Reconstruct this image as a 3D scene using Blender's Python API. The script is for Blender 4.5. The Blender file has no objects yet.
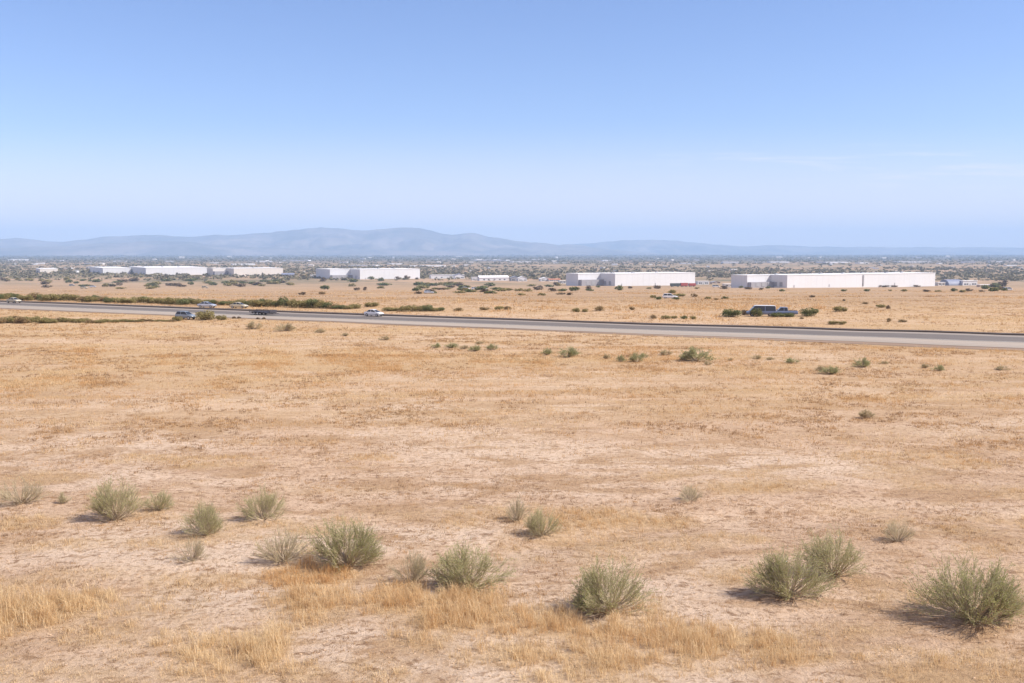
import bpy, math, random
import numpy as np
from mathutils import Vector

random.seed(7)
rng = np.random.default_rng(11)
scene = bpy.context.scene
COL = scene.collection
R = math.radians

# ------------------------------------------------------------------ camera
LENS = 35.0
F = 1024 * LENS / 36.0
CAM_H = 10.0
HORIZON = 252.0
PITCH = math.atan((341.5 - HORIZON) / F)
cam_data = bpy.data.cameras.new('camera')
cam_data.lens = LENS
cam_data.sensor_width = 36
cam_data.clip_start = 0.3
cam_data.clip_end = 80000
cam = bpy.data.objects.new('camera', cam_data)
COL.objects.link(cam)
cam.location = (0, 0, CAM_H)
cam.rotation_euler = (math.pi / 2 - PITCH, 0, 0)
scene.camera = cam

# ------------------------------------------------------------------ noise
def _hash(ix, iy, seed):
    h = (ix.astype(np.int64) * 374761393 + iy.astype(np.int64) * 668265263 + seed * 1442695041) & 0x7fffffff
    h = ((h ^ (h >> 13)) * 1274126177) & 0x7fffffff
    h = h ^ (h >> 16)
    return (h & 0xffff) / 65535.0

def vnoise(x, y, seed=0):
    x = np.asarray(x, float); y = np.asarray(y, float)
    ix = np.floor(x); iy = np.floor(y)
    fx = x - ix; fy = y - iy
    fx = fx * fx * (3 - 2 * fx); fy = fy * fy * (3 - 2 * fy)
    a = _hash(ix, iy, seed); b = _hash(ix + 1, iy, seed)
    c = _hash(ix, iy + 1, seed); d = _hash(ix + 1, iy + 1, seed)
    return (a + (b - a) * fx) * (1 - fy) + (c + (d - c) * fx) * fy

def fbm(x, y, octv=4, seed=0):
    s = 0; a = 0.5; t = 0
    for k in range(octv):
        s = s + a * vnoise(np.asarray(x) * 2 ** k, np.asarray(y) * 2 ** k, seed + k * 17)
        t += a; a *= 0.5
    return s / t

def sstep(a, b, x):
    t = np.clip((np.asarray(x, float) - a) / (b - a), 0, 1)
    return t * t * (3 - 2 * t)

# ------------------------------------------------------------------ terrain height
_ty = np.arange(0, 3001, 2.0)
_tz = -np.concatenate([[0], np.cumsum((0.0325 * sstep(175, 235, _ty) * (1 - sstep(700, 1500, _ty)))[:-1] * 2.0)])
PLAIN_Z = float(_tz[-1])
def zfun(x, y):
    x = np.asarray(x, float); y = np.asarray(y, float)
    base = np.interp(y, _ty, _tz)
    near = 1 - sstep(120, 180, y)
    und = 0.22 * (fbm(x / 17.0, y / 13.0, 3, 5) - 0.5) * near
    und = und + 0.05 * (fbm(x / 1.7, y / 1.5, 2, 9) - 0.5) * (1 - sstep(55, 80, y))
    # a shallow dry runnel crossing the near field from the left
    ry = 33 + 0.16 * x + 2.2 * np.sin(x / 6.0)
    und = und - 0.12 * np.exp(-((y - ry) / 1.3) ** 2) * (1 - sstep(45, 60, y))
    far = sstep(300, 900, y) * 0.35 * (fbm(x / 120.0, y / 120.0, 2, 31) - 0.5)
    return base + und + far

Fw = np.array([0, math.cos(PITCH), -math.sin(PITCH)])
Up = np.array([0, math.sin(PITCH), math.cos(PITCH)])
def ray(px, py):
    return Fw + (px - 512) / F * np.array([1.0, 0, 0]) + (341.5 - py) / F * Up

def at(px, py):
    """ground point seen at a pixel of a picture of this size"""
    d = ray(px, py)
    lo, hi = 5.0, 18500.0
    ts = np.concatenate([np.linspace(10, 300, 900), np.geomspace(300, 18500, 1500)[1:]])
    P = np.array([0, 0, CAM_H]) + ts[:, None] * d
    below = P[:, 2] < zfun(P[:, 0], P[:, 1])
    if not below.any():
        p = P[-1]
        return Vector((p[0], p[1], float(zfun(p[0], p[1]))))
    i = int(np.argmax(below))
    lo, hi = (ts[i - 1] if i else 5.0), ts[i]
    for _ in range(30):
        m = 0.5 * (lo + hi)
        p = np.array([0, 0, CAM_H]) + m * d
        if p[2] < float(zfun(p[0], p[1])): hi = m
        else: lo = m
    p = np.array([0, 0, CAM_H]) + hi * d
    return Vector((p[0], p[1], float(zfun(p[0], p[1]))))

def proj(p):
    v = np.array([p[0], p[1], p[2] - CAM_H])
    dz = v @ Fw
    return 512 + F * v[0] / dz, 341.5 - F * (v @ Up) / dz

def mpp(p):
    """metres per pixel at a point"""
    return float(np.array([p[0], p[1], p[2] - CAM_H]) @ Fw) / F

# ------------------------------------------------------------------ mesh helpers
def fast_mesh(name, verts, faces, mats=(), smooth=False, attrs=None, mat_idx=None):
    """verts Nx3; faces list of int arrays (M x k), any k per array"""
    me = bpy.data.meshes.new(name)
    verts = np.asarray(verts, np.float32)
    if not isinstance(faces, (list, tuple)): faces = [faces]
    faces = [np.asarray(f, np.int32) for f in faces if len(f)]
    nl = sum(f.size for f in faces); nf = sum(len(f) for f in faces)
    me.vertices.add(len(verts)); me.vertices.foreach_set('co', verts.ravel())
    me.loops.add(nl); me.polygons.add(nf)
    me.loops.foreach_set('vertex_index', np.concatenate([f.ravel() for f in faces]))
    tot = np.concatenate([np.full(len(f), f.shape[1], np.int32) for f in faces])
    start = np.concatenate([[0], np.cumsum(tot)[:-1]]).astype(np.int32)
    me.polygons.foreach_set('loop_start', start)
    me.polygons.foreach_set('loop_total', tot)
    me.polygons.foreach_set('use_smooth', np.full(nf, smooth))
    if mat_idx is not None: me.polygons.foreach_set('material_index', np.asarray(mat_idx, np.int32))
    for m in mats: me.materials.append(m)
    if attrs:
        for k, v in attrs.items():
            a = me.attributes.new(k, 'FLOAT', 'POINT')
            a.data.foreach_set('value', np.asarray(v, np.float32))
    me.update(calc_edges=True)
    return me

def link(name, me, parent=None, loc=None, rz=None):
    o = bpy.data.objects.new(name, me)
    COL.objects.link(o)
    if parent is not None: o.parent = parent
    if loc is not None: o.location = loc
    if rz is not None: o.rotation_euler = (0, 0, rz)
    return o

def tag(o, label=None, cat=None, group=None, kind=None):
    if label: o['label'] = label
    if cat: o['category'] = cat
    if group: o['group'] = group
    if kind: o['kind'] = kind
    return o

def empty(name, loc=(0, 0, 0), rz=0.0):
    return link(name, None, None, loc, rz)

class MB:
    """collects simple solids into one mesh"""
    def __init__(s): s.v = []; s.f = []
    def add(s, verts, faces):
        n = len(s.v)
        s.v += [tuple(p) for p in verts]
        s.f += [tuple(i + n for i in f) for f in faces]
        return s
    def box(s, x0, x1, y0, y1, z0, z1):
        v = [(x0, y0, z0), (x1, y0, z0), (x1, y1, z0), (x0, y1, z0), (x0, y0, z1), (x1, y0, z1), (x1, y1, z1), (x0, y1, z1)]
        f = [(3, 2, 1, 0), (4, 5, 6, 7), (0, 1, 5, 4), (1, 2, 6, 5), (2, 3, 7, 6), (3, 0, 4, 7)]
        return s.add(v, f)
    def cyl(s, c, axis, r, h, n=20, r2=None):
        """cylinder centred on c, along axis 0/1/2, length h"""
        r2 = r if r2 is None else r2
        v = []
        for k, (rr, t) in enumerate(((r, -h / 2), (r2, h / 2))):
            for i in range(n):
                a = 2 * math.pi * i / n
                p = [0, 0, 0]
                p[axis] = t; p[(axis + 1) % 3] = rr * math.cos(a); p[(axis + 2) % 3] = rr * math.sin(a)
                v.append((c[0] + p[0], c[1] + p[1], c[2] + p[2]))
        f = [(i, (i + 1) % n, n + (i + 1) % n, n + i) for i in range(n)]
        f += [tuple(range(n - 1, -1, -1)), tuple(range(n, 2 * n))]
        return s.add(v, f)
    def loft(s, sections, caps=True):
        """sections: lists of the same number of points, closed loops"""
        n = len(sections[0]); v = [p for sec in sections for p in sec]; f = []
        for k in range(len(sections) - 1):
            for i in range(n):
                j = (i + 1) % n
                f.append((k * n + i, k * n + j, (k + 1) * n + j, (k + 1) * n + i))
        if caps:
            f.append(tuple(range(n - 1, -1, -1))); m = (len(sections) - 1) * n
            f.append(tuple(range(m, m + n)))
        return s.add(v, f)
    def mesh(s, name, mat, smooth=False, bevel=0.0):
        me = bpy.data.meshes.new(name)
        me.from_pydata(s.v, [], s.f)
        me.materials.append(mat)
        if bevel > 0:
            import bmesh
            bm = bmesh.new(); bm.from_mesh(me)
            bmesh.ops.recalc_face_normals(bm, faces=bm.faces)
            ed = [e for e in bm.edges if len(e.link_faces) == 2 and e.calc_face_angle(0) > 0.5]
            bmesh.ops.bevel(bm, geom=ed, offset=bevel, segments=2, profile=0.6, affect='EDGES', clamp_overlap=True)
            bm.to_mesh(me); bm.free()
        if smooth:
            for p in me.polygons: p.use_smooth = True
        me.update()
        return me

def copy_tree(o, parent=None):
    c = o.copy(); COL.objects.link(c)
    if parent is not None: c.parent = parent
    for ch in list(o.children): copy_tree(ch, c)
    return c

# ------------------------------------------------------------------ materials
def new_mat(name):
    m = bpy.data.materials.new(name); m.use_nodes = True
    nt = m.node_tree
    return m, nt, nt.nodes['Principled BSDF']

def nd(nt, typ, **kw):
    n = nt.nodes.new(typ)
    for k, v in kw.items(): setattr(n, k, v)
    return n

def noise(nt, vec, scale, detail=4, rough=0.55, dist=0.0):
    n = nd(nt, 'ShaderNodeTexNoise')
    n.inputs['Scale'].default_value = scale; n.inputs['Detail'].default_value = detail
    n.inputs['Roughness'].default_value = rough; n.inputs['Distortion'].default_value = dist
    nt.links.new(vec, n.inputs['Vector'])
    return n.outputs['Fac']

def mapr(nt, val, a, b, c=0.0, d=1.0, smooth=True):
    n = nd(nt, 'ShaderNodeMapRange')
    if smooth: n.interpolation_type = 'SMOOTHSTEP'
    nt.links.new(val, n.inputs['Value'])
    for k, v in zip(('From Min', 'From Max', 'To Min', 'To Max'), (a, b, c, d)): n.inputs[k].default_value = v
    return n.outputs['Result']

def mixc(nt, fac, a, b, blend='MIX'):
    n = nd(nt, 'ShaderNodeMix', data_type='RGBA', blend_type=blend)
    for sock, v in ((n.inputs[0], fac), (n.inputs[6], a), (n.inputs[7], b)):
        if isinstance(v, (int, float)): sock.default_value = v
        elif isinstance(v, tuple): sock.default_value = (*v, 1) if len(v) == 3 else v
        else: nt.links.new(v, sock)
    return n.outputs[2]

def math_(nt, op, a, b=0.5):
    n = nd(nt, 'ShaderNodeMath', operation=op)
    for s, v in ((n.inputs[0], a), (n.inputs[1], b)):
        if isinstance(v, (int, float)): s.default_value = v
        else: nt.links.new(v, s)
    return n.outputs[0]

def mapping(nt, vec, scale=(1, 1, 1), loc=(0, 0, 0)):
    n = nd(nt, 'ShaderNodeMapping')
    n.inputs['Scale'].default_value = scale; n.inputs['Location'].default_value = loc
    nt.links.new(vec, n.inputs['Vector'])
    return n.outputs['Vector']

def bump(nt, h, strength, dist, bsdf):
    b = nd(nt, 'ShaderNodeBump')
    b.inputs['Strength'].default_value = strength; b.inputs['Distance'].default_value = dist
    nt.links.new(h, b.inputs['Height']); nt.links.new(b.outputs['Normal'], bsdf.inputs['Normal'])

def worn(name, col, rough=0.6, var=0.12, scale=1.5, metallic=0.0, dirt=(0.25, 0.19, 0.13), dirt_amt=0.15, coat=0.0):
    """painted / built surface with uneven tone and dust"""
    m, nt, b = new_mat(name)
    tc = nd(nt, 'ShaderNodeTexCoord').outputs['Object']
    n1 = noise(nt, tc, scale, 5, 0.6); n2 = noise(nt, tc, scale * 7, 3)
    dark = tuple(c * (1 - var) for c in col); lite = tuple(min(1, c * (1 + var * 0.6)) for c in col)
    c = mixc(nt, n1, dark, lite)
    f = math_(nt, 'MULTIPLY', mapr(nt, n2, 0.5, 0.75), dirt_amt)
    c = mixc(nt, f, c, dirt)
    nt.links.new(c, b.inputs['Base Color'])
    b.inputs['Roughness'].default_value = rough; b.inputs['Metallic'].default_value = metallic
    b.inputs['Coat Weight'].default_value = coat
    nt.links.new(mapr(nt, n1, 0.2, 0.8, rough - 0.08, rough + 0.1), b.inputs['Roughness'])
    return m

def foliage_mat(name, c1, c2, c3, trans=0.3, attr=True):
    m, nt, b = new_mat(name)
    oi = nd(nt, 'ShaderNodeObjectInfo').outputs['Random']
    a = nd(nt, 'ShaderNodeAttribute', attribute_name='tint').outputs['Fac']
    c = mixc(nt, a, c1, c2)
    c = mixc(nt, math_(nt, 'MULTIPLY', oi, 0.6), c, c3)
    nt.links.new(c, b.inputs['Base Color'])
    b.inputs['Roughness'].default_value = 0.85
    b.inputs['Specular IOR Level'].default_value = 0.15
    tr = nd(nt, 'ShaderNodeBsdfTranslucent'); nt.links.new(c, tr.inputs['Color'])
    mx = nd(nt, 'ShaderNodeMixShader'); mx.inputs[0].default_value = trans
    nt.links.new(b.outputs[0], mx.inputs[1]); nt.links.new(tr.outputs[0], mx.inputs[2])
    nt.links.new(mx.outputs[0], nt.nodes['Material Output'].inputs['Surface'])
    return m

def ground_material():
    m, nt, b = new_mat('dry_ground')
    pos = nd(nt, 'ShaderNodeNewGeometry').outputs['Position']
    sep = nd(nt, 'ShaderNodeSeparateXYZ'); nt.links.new(pos, sep.inputs[0])
    Y = sep.outputs['Y']
    gr = nd(nt, 'ShaderNodeAttribute', attribute_name='grass').outputs['Fac']
    big = noise(nt, mapping(nt, pos, (0.035, 0.06, 0.05)), 1.0, 5, 0.6, 0.4)
    mid = noise(nt, mapping(nt, pos, (0.35, 0.5, 0.4)), 1.0, 6, 0.62, 0.3)
    fine = noise(nt, pos, 5.0, 6, 0.65)
    grit = noise(nt, pos, 32.0, 4, 0.7)
    soil = mixc(nt, mapr(nt, mid, 0.32, 0.68), SOIL_A, SOIL_B)
    soil = mixc(nt, mapr(nt, big, 0.46, 0.58, 0, 0.9), soil, SOIL_PALE)
    soil = mixc(nt, mapr(nt, big, 0.44, 0.34, 0, 0.6), soil, (0.43, 0.285, 0.17))
    st1 = noise(nt, mapping(nt, pos, (0.16, 0.30, 0.2), (3, 8, 0)), 1.0, 5, 0.65, 0.6)
    soil = mixc(nt, mapr(nt, st1, 0.49, 0.62, 0, 0.8), soil, (0.40, 0.255, 0.14))
    soil = mixc(nt, mapr(nt, st1, 0.44, 0.34, 0, 0.6), soil, (0.62, 0.46, 0.32))
    soil = mixc(nt, mapr(nt, fine, 0.50, 0.66, 0, 0.75), soil, SOIL_DARK)
    lit1 = noise(nt, mapping(nt, pos, (2.2, 3.0, 2.0), (5, 9, 0)), 1.0, 6, 0.7, 0.5)     # brown litter in clots
    lit2 = noise(nt, mapping(nt, pos, (0.8, 1.1, 1.0), (15, 3, 0)), 1.0, 6, 0.72, 0.4)
    soil = mixc(nt, mapr(nt, lit1, 0.53, 0.63, 0, 0.85), soil, (0.25, 0.15, 0.085))
    soil = mixc(nt, mapr(nt, lit2, 0.54, 0.65, 0, 0.65), soil, (0.36, 0.22, 0.12))
    soil = mixc(nt, mapr(nt, grit, 0.58, 0.70, 0, 0.6), soil, (0.17, 0.10, 0.06))
    soil = mixc(nt, mapr(nt, grit, 0.40, 0.28, 0, 0.35), soil, (0.62, 0.50, 0.38))
    rows = noise(nt, mapping(nt, pos, (0.035, 0.42, 0.2), (2, 4, 0)), 1.0, 5, 0.62, 0.25)     # old mown rows
    rowm = mapr(nt, Y, 46, 70)
    soil = mixc(nt, math_(nt, 'MULTIPLY', mapr(nt, rows, 0.50, 0.60, 0, 0.75), rowm), soil, (0.45, 0.295, 0.16))
    soil = mixc(nt, math_(nt, 'MULTIPLY', mapr(nt, rows, 0.47, 0.40, 0, 0.6), rowm), soil, (0.62, 0.44, 0.30))
    straw = mixc(nt, mapr(nt, fine, 0.35, 0.65), STRAW_A, STRAW_B)
    gm = math_(nt, 'MULTIPLY', gr, mapr(nt, mid, 0.2, 0.6, 0.55, 1.0))
    c = mixc(nt, gm, soil, straw)
    # fields beyond the road: broad tawny streaks
    s1 = noise(nt, mapping(nt, pos, (0.012, 0.03, 0.02)), 1.0, 6, 0.6, 0.5)
    s2 = noise(nt, mapping(nt, pos, (0.05, 0.12, 0.1)), 1.0, 4, 0.6)
    fld = mixc(nt, mapr(nt, s1, 0.35, 0.65), FIELD_A, FIELD_B)
    fld = mixc(nt, mapr(nt, s2, 0.48, 0.66, 0, 0.7), fld, FIELD_C)
    s3 = noise(nt, mapping(nt, pos, (0.3, 0.3, 0.3), (1, 5, 0)), 1.0, 3, 0.6)
    fld = mixc(nt, mapr(nt, s3, 0.55, 0.7, 0, 0.4), fld, (0.27, 0.19, 0.09))
    c = mixc(nt, mapr(nt, Y, 150, 240), c, fld)
    # open plain far away: scrub and bare soil in patches
    p1 = noise(nt, mapping(nt, pos, (0.003, 0.004, 0.004)), 1.0, 6, 0.65, 0.3)
    p2 = noise(nt, mapping(nt, pos, (0.02, 0.02, 0.02), (31, 7, 0)), 1.0, 3, 0.6)
    pl = mixc(nt, mapr(nt, p1, 0.40, 0.60), PLAIN_A, PLAIN_B)
    pl = mixc(nt, mapr(nt, p2, 0.5, 0.65, 0, 0.7), pl, PLAIN_C)
    pl = mixc(nt, mapr(nt, Y, 2600, 5500, 0, 0.85), pl, (0.105, 0.095, 0.075))      # groves thicken with distance
    c = mixc(nt, mapr(nt, Y, 850, 1300), c, pl)
    nt.links.new(c, b.inputs['Base Color'])
    b.inputs['Roughness'].default_value = 0.95
    b.inputs['Specular IOR Level'].default_value = 0.1
    h = math_(nt, 'ADD', math_(nt, 'MULTIPLY', fine, 0.6), math_(nt, 'MULTIPLY', grit, 0.25))
    h = math_(nt, 'ADD', h, math_(nt, 'MULTIPLY', mid, 1.0))
    bump(nt, h, 1.0, 0.20, b)
    return m

SOIL_A = (0.61, 0.44, 0.305); SOIL_B = (0.49, 0.335, 0.22); SOIL_PALE = (0.65, 0.50, 0.37); SOIL_DARK = (0.33, 0.205, 0.12)
STRAW_A = (0.52, 0.36, 0.20); STRAW_B = (0.42, 0.28, 0.15)
FIELD_A = (0.43, 0.295, 0.185); FIELD_B = (0.34, 0.228, 0.138); FIELD_C = (0.28, 0.185, 0.095)
PLAIN_A = (0.39, 0.265, 0.165); PLAIN_B = (0.25, 0.19, 0.115); PLAIN_C = (0.12, 0.12, 0.075)

M = {}
M['ground'] = ground_material()

def grass_material():
    m, nt, b = new_mat('straw_blades')
    a = nd(nt, 'ShaderNodeAttribute', attribute_name='tint').outputs['Fac']
    h = nd(nt, 'ShaderNodeAttribute', attribute_name='warm').outputs['Fac']
    c = mixc(nt, a, (0.60, 0.425, 0.225), (0.86, 0.685, 0.425))
    c = mixc(nt, mapr(nt, h, 0, 1), c, (0.62, 0.385, 0.175))
    c = mixc(nt, mapr(nt, h, 1, 2), c, (0.27, 0.165, 0.09))
    nt.links.new(c, b.inputs['Base Color'])
    b.inputs['Roughness'].default_value = 0.7; b.inputs['Specular IOR Level'].default_value = 0.2
    tr = nd(nt, 'ShaderNodeBsdfTranslucent'); nt.links.new(c, tr.inputs['Color'])
    mx = nd(nt, 'ShaderNodeMixShader'); mx.inputs[0].default_value = 0.45
    nt.links.new(b.outputs[0], mx.inputs[1]); nt.links.new(tr.outputs[0], mx.inputs[2])
    nt.links.new(mx.outputs[0], nt.nodes['Material Output'].inputs['Surface'])
    return m
M['grass'] = grass_material()
M['sage'] = foliage_mat('sage_leaves', (0.36, 0.345, 0.15), (0.58, 0.56, 0.29), (0.46, 0.44, 0.21), 0.42)
M['sage_pale'] = foliage_mat('pale_sage_leaves', (0.47, 0.42, 0.23), (0.66, 0.59, 0.37), (0.56, 0.50, 0.29), 0.42)
M['sage_deep'] = foliage_mat('deep_sage_leaves', (0.28, 0.275, 0.105), (0.52, 0.505, 0.245), (0.39, 0.38, 0.17), 0.42)
M['field_pale'] = foliage_mat('field_pale_leaves', (0.42, 0.34, 0.19), (0.58, 0.48, 0.29), (0.50, 0.41, 0.24), 0.4)
M['field_sage'] = foliage_mat('field_sage_leaves', (0.28, 0.285, 0.13), (0.47, 0.46, 0.235), (0.36, 0.36, 0.18), 0.4)
M['olive'] = foliage_mat('olive_leaves', (0.23, 0.19, 0.075), (0.40, 0.34, 0.155), (0.30, 0.25, 0.11), 0.3)
M['green'] = foliage_mat('green_leaves', (0.12, 0.14, 0.055), (0.25, 0.255, 0.115), (0.19, 0.185, 0.085), 0.3)
M['dun'] = foliage_mat('dun_leaves', (0.28, 0.20, 0.105), (0.42, 0.31, 0.17), (0.34, 0.25, 0.13), 0.25)
M['dark'] = foliage_mat('dark_leaves', (0.15, 0.115, 0.075), (0.28, 0.21, 0.14), (0.21, 0.155, 0.105), 0.2)
M['scrub'] = foliage_mat('scrub_leaves', (0.11, 0.105, 0.065), (0.25, 0.21, 0.125), (0.18, 0.155, 0.095), 0.2)
M['twig'] = worn('grey_twigs', (0.46, 0.37, 0.26), 0.9, 0.25, 8)
M['twig_dark'] = worn('brown_twigs', (0.20, 0.15, 0.10), 0.9, 0.3, 8)

def asphalt_material(name, c1, c2, streak):
    m, nt, b = new_mat(name)
    pos = nd(nt, 'ShaderNodeNewGeometry').outputs['Position']
    uv = nd(nt, 'ShaderNodeUVMap').outputs['UV']
    n1 = noise(nt, mapping(nt, uv, (0.02, 0.6, 1)), 1.0, 5, 0.6)
    n2 = noise(nt, pos, 0.5, 5, 0.65); n3 = noise(nt, pos, 14.0, 3)
    c = mixc(nt, mapr(nt, n1, 0.35, 0.65), c1, c2)
    c = mixc(nt, mapr(nt, n2, 0.5, 0.75, 0, 0.5), c, streak)
    c = mixc(nt, mapr(nt, n3, 0.5, 0.7, 0, 0.25), c, tuple(x * 0.6 for x in c1))
    nt.links.new(c, b.inputs['Base Color']); b.inputs['Roughness'].default_value = 0.9
    bump(nt, n3, 0.3, 0.01, b)
    return m
M['asphalt'] = asphalt_material('worn_asphalt', (0.112, 0.094, 0.08), (0.148, 0.124, 0.106), (0.178, 0.148, 0.12))
M['asphalt_pale'] = asphalt_material('pale_asphalt', (0.24, 0.20, 0.165), (0.28, 0.235, 0.195), (0.31, 0.255, 0.205))
M['shoulder'] = asphalt_material('pale_shoulder', (0.30, 0.25, 0.20), (0.36, 0.30, 0.24), (0.39, 0.295, 0.205))
M['kerb'] = worn('dark_kerb', (0.075, 0.055, 0.045), 0.95, 0.3, 0.6)
M['verge'] = asphalt_material('brown_verge', (0.19, 0.125, 0.08), (0.29, 0.195, 0.125), (0.15, 0.10, 0.065))
M['paint'] = worn('road_paint', (0.72, 0.70, 0.64), 0.8, 0.15, 2.0, dirt_amt=0.4)

def wall_material(name, col, seam=7.5):
    """tilt-up concrete: panel joints, rain streaks, dust near the foot"""
    m, nt, b = new_mat(name)
    tc = nd(nt, 'ShaderNodeTexCoord').outputs['Object']
    sp = nd(nt, 'ShaderNodeSeparateXYZ'); nt.links.new(tc, sp.inputs[0])
    s = math_(nt, 'FRACT', math_(nt, 'DIVIDE', math_(nt, 'ADD', sp.outputs['X'], sp.outputs['Y']), seam), 0)
    joint = mapr(nt, s, 0.0, 0.03, 1.0, 0.0)
    st = noise(nt, mapping(nt, tc, (0.5, 0.5, 0.05)), 1.0, 5, 0.6)
    big = noise(nt, mapping(nt, tc, (0.06, 0.06, 0.1)), 1.0, 3)
    c = mixc(nt, mapr(nt, st, 0.5, 0.8, 0, 0.35), col, tuple(x * 0.78 for x in col))
    c = mixc(nt, mapr(nt, big, 0.45, 0.7, 0, 0.25), c, tuple(x * y for x, y in zip(col, (0.93, 0.89, 0.84))))
    c = mixc(nt, math_(nt, 'MULTIPLY', joint, 0.55), c, tuple(x * 0.5 for x in col))
    nt.links.new(c, b.inputs['Base Color']); b.inputs['Roughness'].default_value = 0.8
    return m
M['wall_white'] = wall_material('white_concrete', (0.62, 0.625, 0.645))
M['wall_cream'] = wall_material('cream_concrete', (0.63, 0.59, 0.545))
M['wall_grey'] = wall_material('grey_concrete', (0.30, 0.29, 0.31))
M['wall_tan'] = wall_material('tan_render', (0.52, 0.40, 0.30), 4.0)
M['roof_white'] = worn('white_membrane_roof', (0.76, 0.75, 0.74), 0.7, 0.08, 0.05)
M['roof_grey'] = worn('grey_sheet_roof', (0.30, 0.31, 0.34), 0.6, 0.15, 0.2)
M['roof_blue'] = worn('slate_blue_roof', (0.20, 0.22, 0.30), 0.6, 0.15, 0.2)
M['roof_red'] = worn('rust_red_roof', (0.40, 0.17, 0.10), 0.7, 0.15, 0.2)
M['dock'] = worn('grey_dock_door', (0.33, 0.33, 0.35), 0.6, 0.15, 1.0)
M['pane'] = worn('dark_pane', (0.04, 0.045, 0.055), 0.15, 0.1, 1.0, dirt_amt=0.05)
M['red_paint'] = worn('faded_red_paint', (0.36, 0.07, 0.06), 0.6, 0.25, 0.8)
M['dark_paint'] = worn('dark_green_paint', (0.06, 0.07, 0.07), 0.6, 0.25, 0.8)

M['car_white'] = worn('white_car_paint', (0.72, 0.72, 0.74), 0.35, 0.05, 2.0, dirt_amt=0.25, coat=0.4)
M['car_silver'] = worn('silver_car_paint', (0.50, 0.53, 0.60), 0.35, 0.06, 2.0, metallic=0.3, dirt_amt=0.25, coat=0.4)
M['car_blue'] = worn('dusty_blue_paint', (0.15, 0.19, 0.30), 0.4, 0.08, 2.0, dirt_amt=0.25, coat=0.3)
M['car_slate'] = worn('slate_car_paint', (0.21, 0.25, 0.30), 0.4, 0.08, 2.0, dirt_amt=0.3, coat=0.3)
M['car_beige'] = worn('beige_car_paint', (0.52, 0.46, 0.33), 0.4, 0.08, 2.0, dirt_amt=0.25, coat=0.3)
M['car_dark'] = worn('dark_trailer_paint', (0.05, 0.045, 0.055), 0.5, 0.2, 2.0, dirt_amt=0.3)
M['rubber'] = worn('tyre_rubber', (0.03, 0.03, 0.03), 0.9, 0.2, 4.0, dirt_amt=0.4)
M['rim'] = worn('wheel_rim', (0.45, 0.45, 0.46), 0.4, 0.1, 4.0, metallic=0.6)
M['glass'] = worn('car_glass', (0.03, 0.035, 0.045), 0.08, 0.1, 1.0, dirt_amt=0.08)
M['lamp_clear'] = worn('headlight_lens', (0.75, 0.77, 0.80), 0.15, 0.05, 4.0, dirt_amt=0.05)
M['lamp_red'] = worn('tail_light_lens', (0.42, 0.03, 0.02), 0.2, 0.1, 4.0, dirt_amt=0.05)
M['trim'] = worn('black_trim', (0.035, 0.035, 0.04), 0.7, 0.2, 4.0)
M['clod'] = worn('soil_clods', (0.50, 0.345, 0.22), 0.95, 0.3, 6.0)

def mountain_material():
    m, nt, b = new_mat('mountain_rock')
    pos = nd(nt, 'ShaderNodeNewGeometry').outputs['Position']
    n1 = noise(nt, pos, 0.0012, 8, 0.65, 0.4); n2 = noise(nt, pos, 0.006, 5, 0.6)
    c = mixc(nt, mapr(nt, n1, 0.35, 0.65), (0.10, 0.085, 0.07), (0.26, 0.205, 0.17))
    c = mixc(nt, mapr(nt, n2, 0.5, 0.7, 0, 0.6), c, (0.08, 0.085, 0.06))
    nt.links.new(c, b.inputs['Base Color']); b.inputs['Roughness'].default_value = 0.95
    return m
M['mountain'] = mountain_material()

# ------------------------------------------------------------------ road lines (pixel columns -> ground)
cols = (0, 256, 512, 768, 1024)
edge_px = {
    'kerb':  (301.2, 310.4, 319.6, 327.2, 334.8),
    'light': (302.0, 311.6, 320.6, 328.3, 336.2),
    'dark':  (302.8, 312.6, 321.8, 329.6, 337.8),
    'pale':  (305.2, 315.6, 325.4, 334.3, 342.8),
    'verge': (308.4, 318.3, 328.6, 339.4, 347.9),
    'end':   (309.2, 319.2, 329.8, 341.0, 350.8),
}
def smooth_line(pts, n=160, ext=420):
    """quadratic fit y(x) through the ground points, extended to both sides along its end tangents"""
    xs = np.array([p[0] for p in pts]); ys = np.array([p[1] for p in pts])
    c = np.polyfit(xs, ys, 2)
    x = np.linspace(xs.min(), xs.max(), n)
    y = np.polyval(c, x)
    d0 = np.polyval(np.polyder(c), x[0]); d1 = np.polyval(np.polyder(c), x[-1])
    xl = np.linspace(x[0] - ext, x[0], 60)[:-1]; xr = np.linspace(x[-1], x[-1] + ext * 0.4, 40)[1:]
    return (np.concatenate([xl, x, xr]),
            np.concatenate([y[0] + d0 * (xl - x[0]), y, y[-1] + d1 * (xr - x[-1])]))
lines = {}
for k, v in edge_px.items():
    lines[k] = smooth_line([at(c, py) for c, py in zip(cols, v)])
def line_y(k, x): return np.interp(x, lines[k][0], lines[k][1])

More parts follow.
